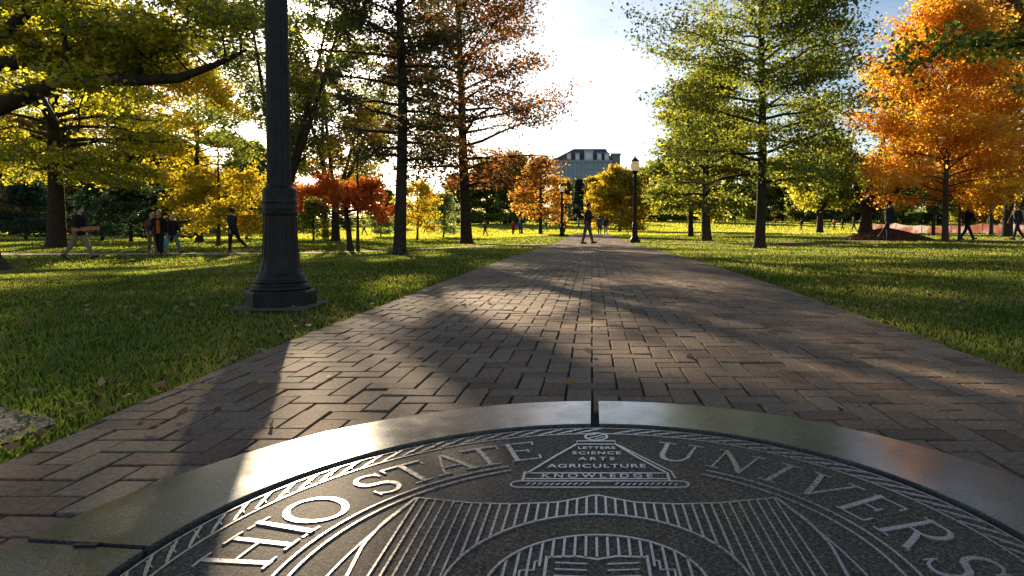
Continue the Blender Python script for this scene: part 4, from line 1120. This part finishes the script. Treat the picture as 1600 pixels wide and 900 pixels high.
    hem = .82 - skirtlen
    mb.tube([up(hem) + V3(0, 0, 0), up(.95), up(1.12), chest, up(1.38), up(1.46)], [.168, .165, .152, .178, .158, .075], 14)
    mb.tube([sh[1], sh[-1]], [.078, .078], 10)
    for s in (1, -1):
        el, ha = A[s]
        mb.tube([sh[s], sh[s] * .5 + el * .5, el], [.075, .066, .058], 9); mb.tube([el, el * .1 + ha * .9], [.058, .044], 9)
    jk = link('jacket', remesh(mb, vox, 2), cloth(jacket), body)
    if vest:
        mb = MB(); mb.tube([up(.84) + V3(.095, 0, 0), up(1.1) + V3(.085, 0, 0), up(1.3) + V3(.105, 0, 0), up(1.43) + V3(.06, 0, 0)], [.088, .086, .088, .05], 10)
        link('shirt', remesh(mb, vox, 2), cloth(vest), body)
    mb = MB()
    for s in (1, -1):
        kn, an, sa = J[s]
        mb.tube([hip[s] + V3(0, 0, .06), hip[s] * .5 + kn * .5, kn, kn * .5 + an * .5, an + V3(0, 0, .01)], [.1, .09, .073, .067, .058], 10)
    mb.tube([pel + V3(0, 0, -.1), pel + V3(0, 0, .08)], [.145, .15], 12)
    link('trousers', remesh(mb, vox, 2), cloth(trousers), body)
    for s in (1, -1):
        kn, an, sa = J[s]
        pit = 0 if an[2] < .11 else -28
        if sa > 8 and an[2] < .2: pit = 14
        c, sn = math.cos(rad(pit)), math.sin(rad(pit))
        mb = MB(); f_ = lambda u, z: an + V3(u * c - z * sn, 0, u * sn + z * c)
        mb.tube([f_(-.085, -.03), f_(-.03, -.025), f_(.08, -.035), f_(.15, -.045), f_(.20, -.052)], [.034, .046, .045, .038, .02], 10)
        link('shoe', remesh(mb, .014, 1), cloth(shoes, .5), body)
    mb = MB()
    mb.ball(hd(-.024, 0, .032), (.108, .098, .112), 14, 10)
    if long_hair:
        mb.tube([hd(-.04, 0, .03), hd(-.065, 0, -.06), hd(-.06, 0, -.17), hd(-.05, 0, -.24)], [.08, .085, .075, .03], 10)
    link('hair', remesh(mb, .016, 2), cloth(hair, .6), body)
    return body

def prop(name, mb, mat, label, cat, smooth=False): return tag(mb.build(name, mat, smooth=smooth), label, cat)

p1 = at(124, 21.0)
person('man in dark jacket and khaki trousers carrying an orange board under the left trees', p1, 0.0, 1.80, legs=((26, 4), (-24, 14)), trousers=(.26, .21, .14), jacket=(.015, .015, .016), hair=(.03, .02, .015),
       arms={1: ((-10, 6), 30), -1: ((.10, -.27, 1.13), (.26, -.24, 1.02))}, lean=3, vox=.02)
mb = MB(); mb.box((0, 0, 0), (.95, .03, .11)); mb.box((0, -.018, .0), (.7, .012, .03))
o = prop('board', mb, solid('orange_board', (.5, .16, .05), .6), 'flat orange board held level by the man in khaki trousers', 'board'); o.location = (p1[0] + .42, p1[1] - .265, zg(*p1) + .99); o.rotation_euler = (0, rad(-4), rad(-4))
p2 = at(249, 23.5)
person('blonde woman in open black jacket over an orange top walking with two others', p2, rad(-68), 1.68, legs=((18, 6), (-16, 18)), vest=(.5, .12, .03), hair=(.34, .19, .06), long_hair=True, jacket=(.014, .013, .014), trousers=(.015, .015, .018))
p2b = at(238, 24.6)
person('person with reddish hair mostly hidden behind the blonde woman', p2b, rad(-50), 1.62, legs=((20, 6), (-16, 20)), hair=(.35, .14, .05), long_hair=True, jacket=(.12, .07, .05), trousers=(.28, .18, .12))
p3 = at(269, 25.5)
person('fair haired person in dark jacket and jeans carrying a light blue bag', p3, rad(-15), 1.62, legs=((26, 6), (-26, 10)), hair=(.5, .36, .18), long_hair=True, jacket=(.02, .018, .025), trousers=(.16, .2, .26),
       arms={1: ((14, 5), 20), -1: ((-6, 8), 10)})
def bag():
    mb = MB()
    mb.tube([(0, 0, 0), (0, 0, .08), (0, 0, .3), (0, 0, .36)], [.12, .15, .14, .06], 12, squash=.5)
    b = prop('bag', mb, solid('blue_plastic', (.10, .38, .45), .4), 'light blue carrier bag hanging from the hand of the fair haired person', 'bag', True)
    h = MB(); h.tube([(-.05, 0, .33), (-.03, 0, .45), (.03, 0, .45), (.05, 0, .33)], [.008] * 4, 6); h.build('handle', CLOTH[list(CLOTH)[0]], b)
    return b
b_ = bag(); b_.location = (p3[0] - .10, p3[1] - .28, zg(*p3) + .27)
p4 = at(364, 25.8)
person('man in dark clothes striding past the small yellow tree beside the lamp post', p4, rad(160), 1.80, legs=((6, 2), (-30, 22)), jacket=(.03, .035, .042), trousers=(.015, .018, .02), shoes=(.2, .06, .04), width=.92)
p5 = at(918, 28.5)
person('man in dark jacket and jeans standing on the brick path looking at his phone', p5, rad(-12), 1.82, legs=((14, 0), (-14, 0)), jacket=(.028, .02, .028), trousers=(.06, .085, .11), shoes=(.02, .02, .02), hair=(.06, .02, .015),
       arms={1: ((.12, .2, 1.12), (.30, .07, 1.18)), -1: ((.12, -.2, 1.12), (.30, -.07, 1.18))}, group='people standing or walking on the brick path')
mb = MB(); mb.box((0, 0, 0), (.012, .075, .15)); mb.box((-.0075, 0, 0), (.003, .066, .13))
ph = prop('phone', mb, solid('phone_black', (.015, .015, .018), .2), 'dark phone held up by the man standing on the path', 'phone'); ph.location = (p5[0] + .36, p5[1] - .08, zg(*p5) + 1.22); ph.rotation_euler = (0, rad(20), rad(-12))
for px, d, rz, h, jk, tr, lb in ((937, 58, 90, 1.8, (.05, .09, .17), (.02, .02, .024), 'person in blue jacket walking away along the brick path'),
                                 (946.5, 60, 90, 1.72, (.03, .03, .034), (.2, .22, .26), 'person in dark top and pale jeans beside the blue jacketed walker')):
    person(lb, at(px, d), rad(rz), h, jacket=jk, trousers=tr, vox=.03, group='people standing or walking on the brick path')
p7 = at(1388, 29.2)
person('man in dark jacket and navy trousers striding in front of the mulch mound', p7, rad(8), 1.80, legs=((4, 2), (-30, 6)), jacket=(.03, .035, .04), trousers=(.02, .03, .05), hair=(.05, .03, .03), arms={1: ((-14, 4), 35), -1: ((12, 4), 40)})
p8 = at(1511, 30.2)
person('person in black with a dark red shoulder bag walking right of the orange maple', p8, rad(5), 1.78, legs=((28, 4), (-22, 12)), jacket=(.014, .012, .016), trousers=(.018, .018, .022), hair=(.02, .018, .02))
mb = MB(); mb.tube([(0, 0, 0), (0, 0, .05), (0, 0, .3), (0, 0, .34)], [.08, .12, .11, .05], 10, squash=.55)
o = prop('shoulder_bag', mb, solid('dark_red_cloth', (.16, .02, .03), .8), 'dark red bag on the back of the black dressed walker', 'bag', True); o.location = (p8[0] - .22, p8[1] - .02, zg(*p8) + 1.02)
p9 = at(1589, 30.6)
person('person with a pale backpack walking at the right edge of the photo', p9, rad(-172), 1.76, legs=((20, 4), (-22, 16)), jacket=(.05, .045, .06), trousers=(.03, .03, .045), hair=(.10, .04, .03))
mb = MB(); mb.tube([(0, 0, 0), (0, 0, .06), (0, 0, .36), (0, 0, .42)], [.1, .14, .13, .06], 10, squash=.75)
o = prop('backpack', mb, solid('pale_canvas', (.36, .31, .24), .9), 'pale canvas backpack worn by the person at the right edge', 'bag', True); o.location = (p9[0] + .24, p9[1], zg(*p9) + 1.0)
FAR = [ # px, d, turn, jacket, trousers, label
 (758, 72, 200, (.10, .05, .06), (.02, .02, .025), 'small far figure in dark red top behind the russet oak'),
 (802, 75, 90, (.42, .03, .04), (.03, .03, .04), 'small far figure in bright red jacket on the lawn left of the far lamp'),
 (813, 75, 100, (.05, .10, .28), (.03, .04, .07), 'small far figure in blue jacket next to the one in bright red'),
 (876, 66, 80, (.45, .06, .08), (.03, .03, .03), 'small far figure in pinkish red by the left path lamp'),
 (882, 67, 80, (.05, .06, .05), (.04, .04, .05), 'small far figure in dark green beside the left path lamp'),
 (853, 88, 10, (.05, .05, .06), (.25, .3, .36), 'tiny far figure in dark top and light jeans left of the path'),
 (904, 92, 10, (.12, .2, .4), (.1, .12, .2), 'tiny far figure in light blue at the left of the path end'),
 (1252, 84, 30, (.03, .03, .035), (.22, .2, .2), 'small far figure in black on the sunny right lawn'),
 (1211, 120, 30, (.4, .04, .06), (.1, .03, .05), 'tiny far figure in red right of the tall feathery oak'),
 (1303, 95, 200, (.6, .16, .04), (.04, .04, .04), 'small far figure in orange shirt left of the mulch mound'),
 (1316, 96, 200, (.05, .05, .06), (.05, .05, .06), 'small far figure in grey beside the orange shirted one'),
 (1334, 70, 150, (.04, .04, .05), (.06, .06, .08), 'small far figure in dark grey just left of the mound'),
 (1125, 130, 0, (.2, .2, .22), (.05, .05, .06), 'tiny far pale figure between the two right oaks'),
 (1075, 130, 0, (.05, .06, .06), (.2, .2, .2), 'tiny far dark figure left of the round yellowish oak'),
 (496, 62, 90, (.12, .16, .25), (.03, .03, .05), 'small far figure in pale blue right of the big lamp post'),
 (569, 78, 180, (.4, .04, .14), (.03, .03, .05), 'small far figure in magenta beyond the young amber tree'),
 (665, 88, 180, (.3, .32, .34), (.05, .06, .1), 'tiny far figure in pale grey right of the straight oak'),
 (1545, 60, 0, (.03, .04, .05), (.03, .03, .04), 'small far figure in black before the orange barrier'),
]
for px, d, rz, jk, tr, lb in FAR:
    person(lb, at(px, d), rad(rz), 1.74, jacket=jk, trousers=tr, vox=.036, legs=((18, 6), (-18, 14)), group='small far figures on the lawns')

# ------------------------------------------------------------------ grass and fallen leaves
def on_walk(x, y):
    r = np.zeros(len(x), bool)
    for P, w in ((CROSS_L, 1.0), (CROSS_R, .95)):
        P = np.array(P); yy = np.interp(x, P[:, 0], P[:, 1]); r |= (np.abs(y - yy) < w * .75) & (x >= P[0, 0]) & (x <= P[-1, 0])
    return r
def grass():
    rng = np.random.default_rng(21)
    n = 430000
    y = np.exp(rng.uniform(math.log(1.2), math.log(62), n))
    half = 1.05 * y + 1.5
    x = rng.uniform(-1, 1, n) * half
    el = -np.interp(y, [0, 1.2, 2.2, 4, 8, 30], [1.56, 1.57, 1.65, 1.72, 1.74, 1.74]); er = np.interp(y, [0, 2.5, 4, 8, 30], [1.84, 1.87, 1.93, 2.03, 1.86])
    ov = 0.045 * rng.random(n) * (1 + 1.3 * np.clip(np.sin(y * 5.1) * np.sin(y * 2.3 + 1) + .2, 0, 1))
    keep = ((x < el + ov - .01) | (x > er - ov + .01)) | (y > PATH_END)
    keep &= ~((((x + 2.45) / .68) ** 2 + ((y - 2.02) / .28) ** 2 < rng.uniform(.7, 1.1, n)) & (x < el - .06))
    keep &= ~on_walk(x, y) | (rng.random(n) < .06)
    # worn, thin patches
    pat = np.sin(x * .9 + 1.3 * np.sin(y * .5)) * np.sin(y * .8 + x * .3) + .4 * np.sin(3.1 * x + y)
    keep &= ~((pat > .75) & (rng.random(n) < .55))
    x, y = x[keep], y[keep]; n = len(x)
    z = zt(x, y) - .028
    far = np.clip(y / 9, 1, 4.2)
    h = rng.uniform(.014, .037, n) * np.clip(far, 1, 1.5); w = rng.uniform(.0022, .0042, n) * far ** 1.35
    a = rng.uniform(0, 2 * math.pi, n); ln = rng.uniform(.1, .9, n) * h; la = rng.uniform(0, 2 * math.pi, n)
    wx, wy = np.cos(a) * w, np.sin(a) * w
    lx_, ly_ = np.cos(la) * ln, np.sin(la) * ln
    V = np.stack([np.stack([x - wx, y - wy, z], 1), np.stack([x + wx, y + wy, z], 1),
                  np.stack([x + wx * .7 + lx_ * .4, y + wy * .7 + ly_ * .4, z + h * .65], 1), np.stack([x + lx_, y + ly_, z + h], 1)], 1).reshape(-1, 3)
    me = bpy.data.meshes.new('grass')
    me.vertices.add(4 * n); me.vertices.foreach_set('co', V.ravel().astype(np.float32))
    me.loops.add(4 * n); me.loops.foreach_set('vertex_index', np.arange(4 * n, dtype=np.int32))
    me.polygons.add(n); me.polygons.foreach_set('loop_start', np.arange(0, 4 * n, 4, dtype=np.int32)); me.update(calc_edges=True)
    r = me.attributes.new('rnd', 'FLOAT', 'FACE'); r.data.foreach_set('value', rng.random(n).astype(np.float32))
    m = leafmat('grass_blades', [(0.1, (0.024, 0.044, 0.008)), (0.38, (0.06, 0.085, 0.010)), (0.56, (0.09, 0.115, 0.012)), (0.74, (0.15, 0.13, 0.03)), (0.94, (0.21, 0.155, 0.07))], trans=0.6, boost=3.6, nscale=.8, w=.42)
    tag(link('lawn_grass', me, m), kind='stuff')
grass()

def distant_turf():
    rng = np.random.default_rng(22); n = 150000
    y = 56 + 150 * rng.random(n) ** 1.5; x = rng.uniform(-1, 1, n) * (1.05 * y + 3)
    keep = ~((np.abs(x) < 1.8) & (y < PATH_END)); x, y = x[keep], y[keep]; n = len(x)
    z = zt(x, y) - .05; h = rng.uniform(.08, .16, n) * (1 + (y - 56) / 150); w = rng.uniform(.03, .07, n) * (y / 56)
    a = rng.uniform(0, 2 * math.pi, n); wx, wy = np.cos(a) * w, np.sin(a) * w; l1 = rng.uniform(-.06, .06, (n, 2))
    V = np.stack([np.stack([x - wx, y - wy, z], 1), np.stack([x + wx, y + wy, z], 1),
                  np.stack([x + wx * .8 + l1[:, 0], y + wy * .8 + l1[:, 1], z + h], 1), np.stack([x - wx * .8 + l1[:, 0], y - wy * .8 + l1[:, 1], z + h * .8], 1)], 1).reshape(-1, 3)
    me = bpy.data.meshes.new('distant_turf')
    me.vertices.add(4 * n); me.vertices.foreach_set('co', V.ravel().astype(np.float32))
    me.loops.add(4 * n); me.loops.foreach_set('vertex_index', np.arange(4 * n, dtype=np.int32))
    me.polygons.add(n); me.polygons.foreach_set('loop_start', np.arange(0, 4 * n, 4, dtype=np.int32)); me.update(calc_edges=True)
    r = me.attributes.new('rnd', 'FLOAT', 'FACE'); r.data.foreach_set('value', rng.random(n).astype(np.float32))
    m = leafmat('turf_tufts', [(0.1, (0.09, 0.11, 0.010)), (0.5, (0.145, 0.155, 0.012)), (0.9, (0.22, 0.19, 0.03))], trans=0.6, boost=3.6, nscale=.12, w=.4)
    tag(link('distant_turf', me, m), kind='stuff')
distant_turf()

def undergrowth():
    rng = np.random.default_rng(23); n = 60000
    y = rng.uniform(200, 245, n); x = rng.uniform(-1, 1, n) * 290
    base = 4.5 + 2.2 * np.sin(x * .09) + 1.6 * np.sin(x * .23 + 1) + .8 * np.sin(x * .7)
    z = zt(x, y) + base * rng.random(n) ** .8
    me = leaf_mesh('undergrowth', np.stack([x, y, z], 1), 1.15, rng, flat=.2)
    tag(link('distant_undergrowth', me, M['lf_olive']), kind='stuff')
undergrowth()

def litter():
    rng = np.random.default_rng(33)
    n = 14000
    y = np.exp(rng.uniform(math.log(1.6), math.log(45), n)); x = rng.uniform(-1, 1, n) * (1.05 * y + 1)
    el = -np.interp(y, [0, 1.2, 2.2, 4, 8, 30], [1.56, 1.57, 1.65, 1.72, 1.74, 1.74]); er = np.interp(y, [0, 2.5, 4, 8, 30], [1.84, 1.87, 1.93, 2.03, 1.86])
    onp = (x > el) & (x < er)
    clump = np.sin(x * 1.1 + 2) * np.sin(y * .7) + rng.normal(0, .5, n)
    keep = np.where(onp, (rng.random(n) < .03) & (np.hypot(x - SC[0], y - SC[1]) > RO + .05), (clump > .35) | ((np.minimum(np.abs(x - el), np.abs(x - er)) < .3) & (rng.random(n) < .3)))
    keep &= ~((((x + 2.45) / .74) ** 2 + ((y - 2.02) / .32) ** 2 < 1) & (rng.random(n) < .9))
    x, y = x[keep], y[keep]; n = len(x)
    z = zt(x, y) + np.where((x > -1.74) & (x < 1.9), .008, .012)
    P = np.stack([x, y, z + rng.uniform(0, .015, n)], 1)
    me = leaf_mesh('fallen_leaves', P, 0.038, rng, aspect=.75, flat=.72, var=.5)
    m = leafmat('dry_leaves', [(0.1, (0.10, 0.05, 0.025)), (0.4, (0.24, 0.12, 0.05)), (0.7, (0.36, 0.22, 0.11)), (0.95, (0.42, 0.30, 0.06))], trans=.3, boost=1.2, w=.9)
    tag(link('fallen_leaves', me, m), kind='stuff')
litter()
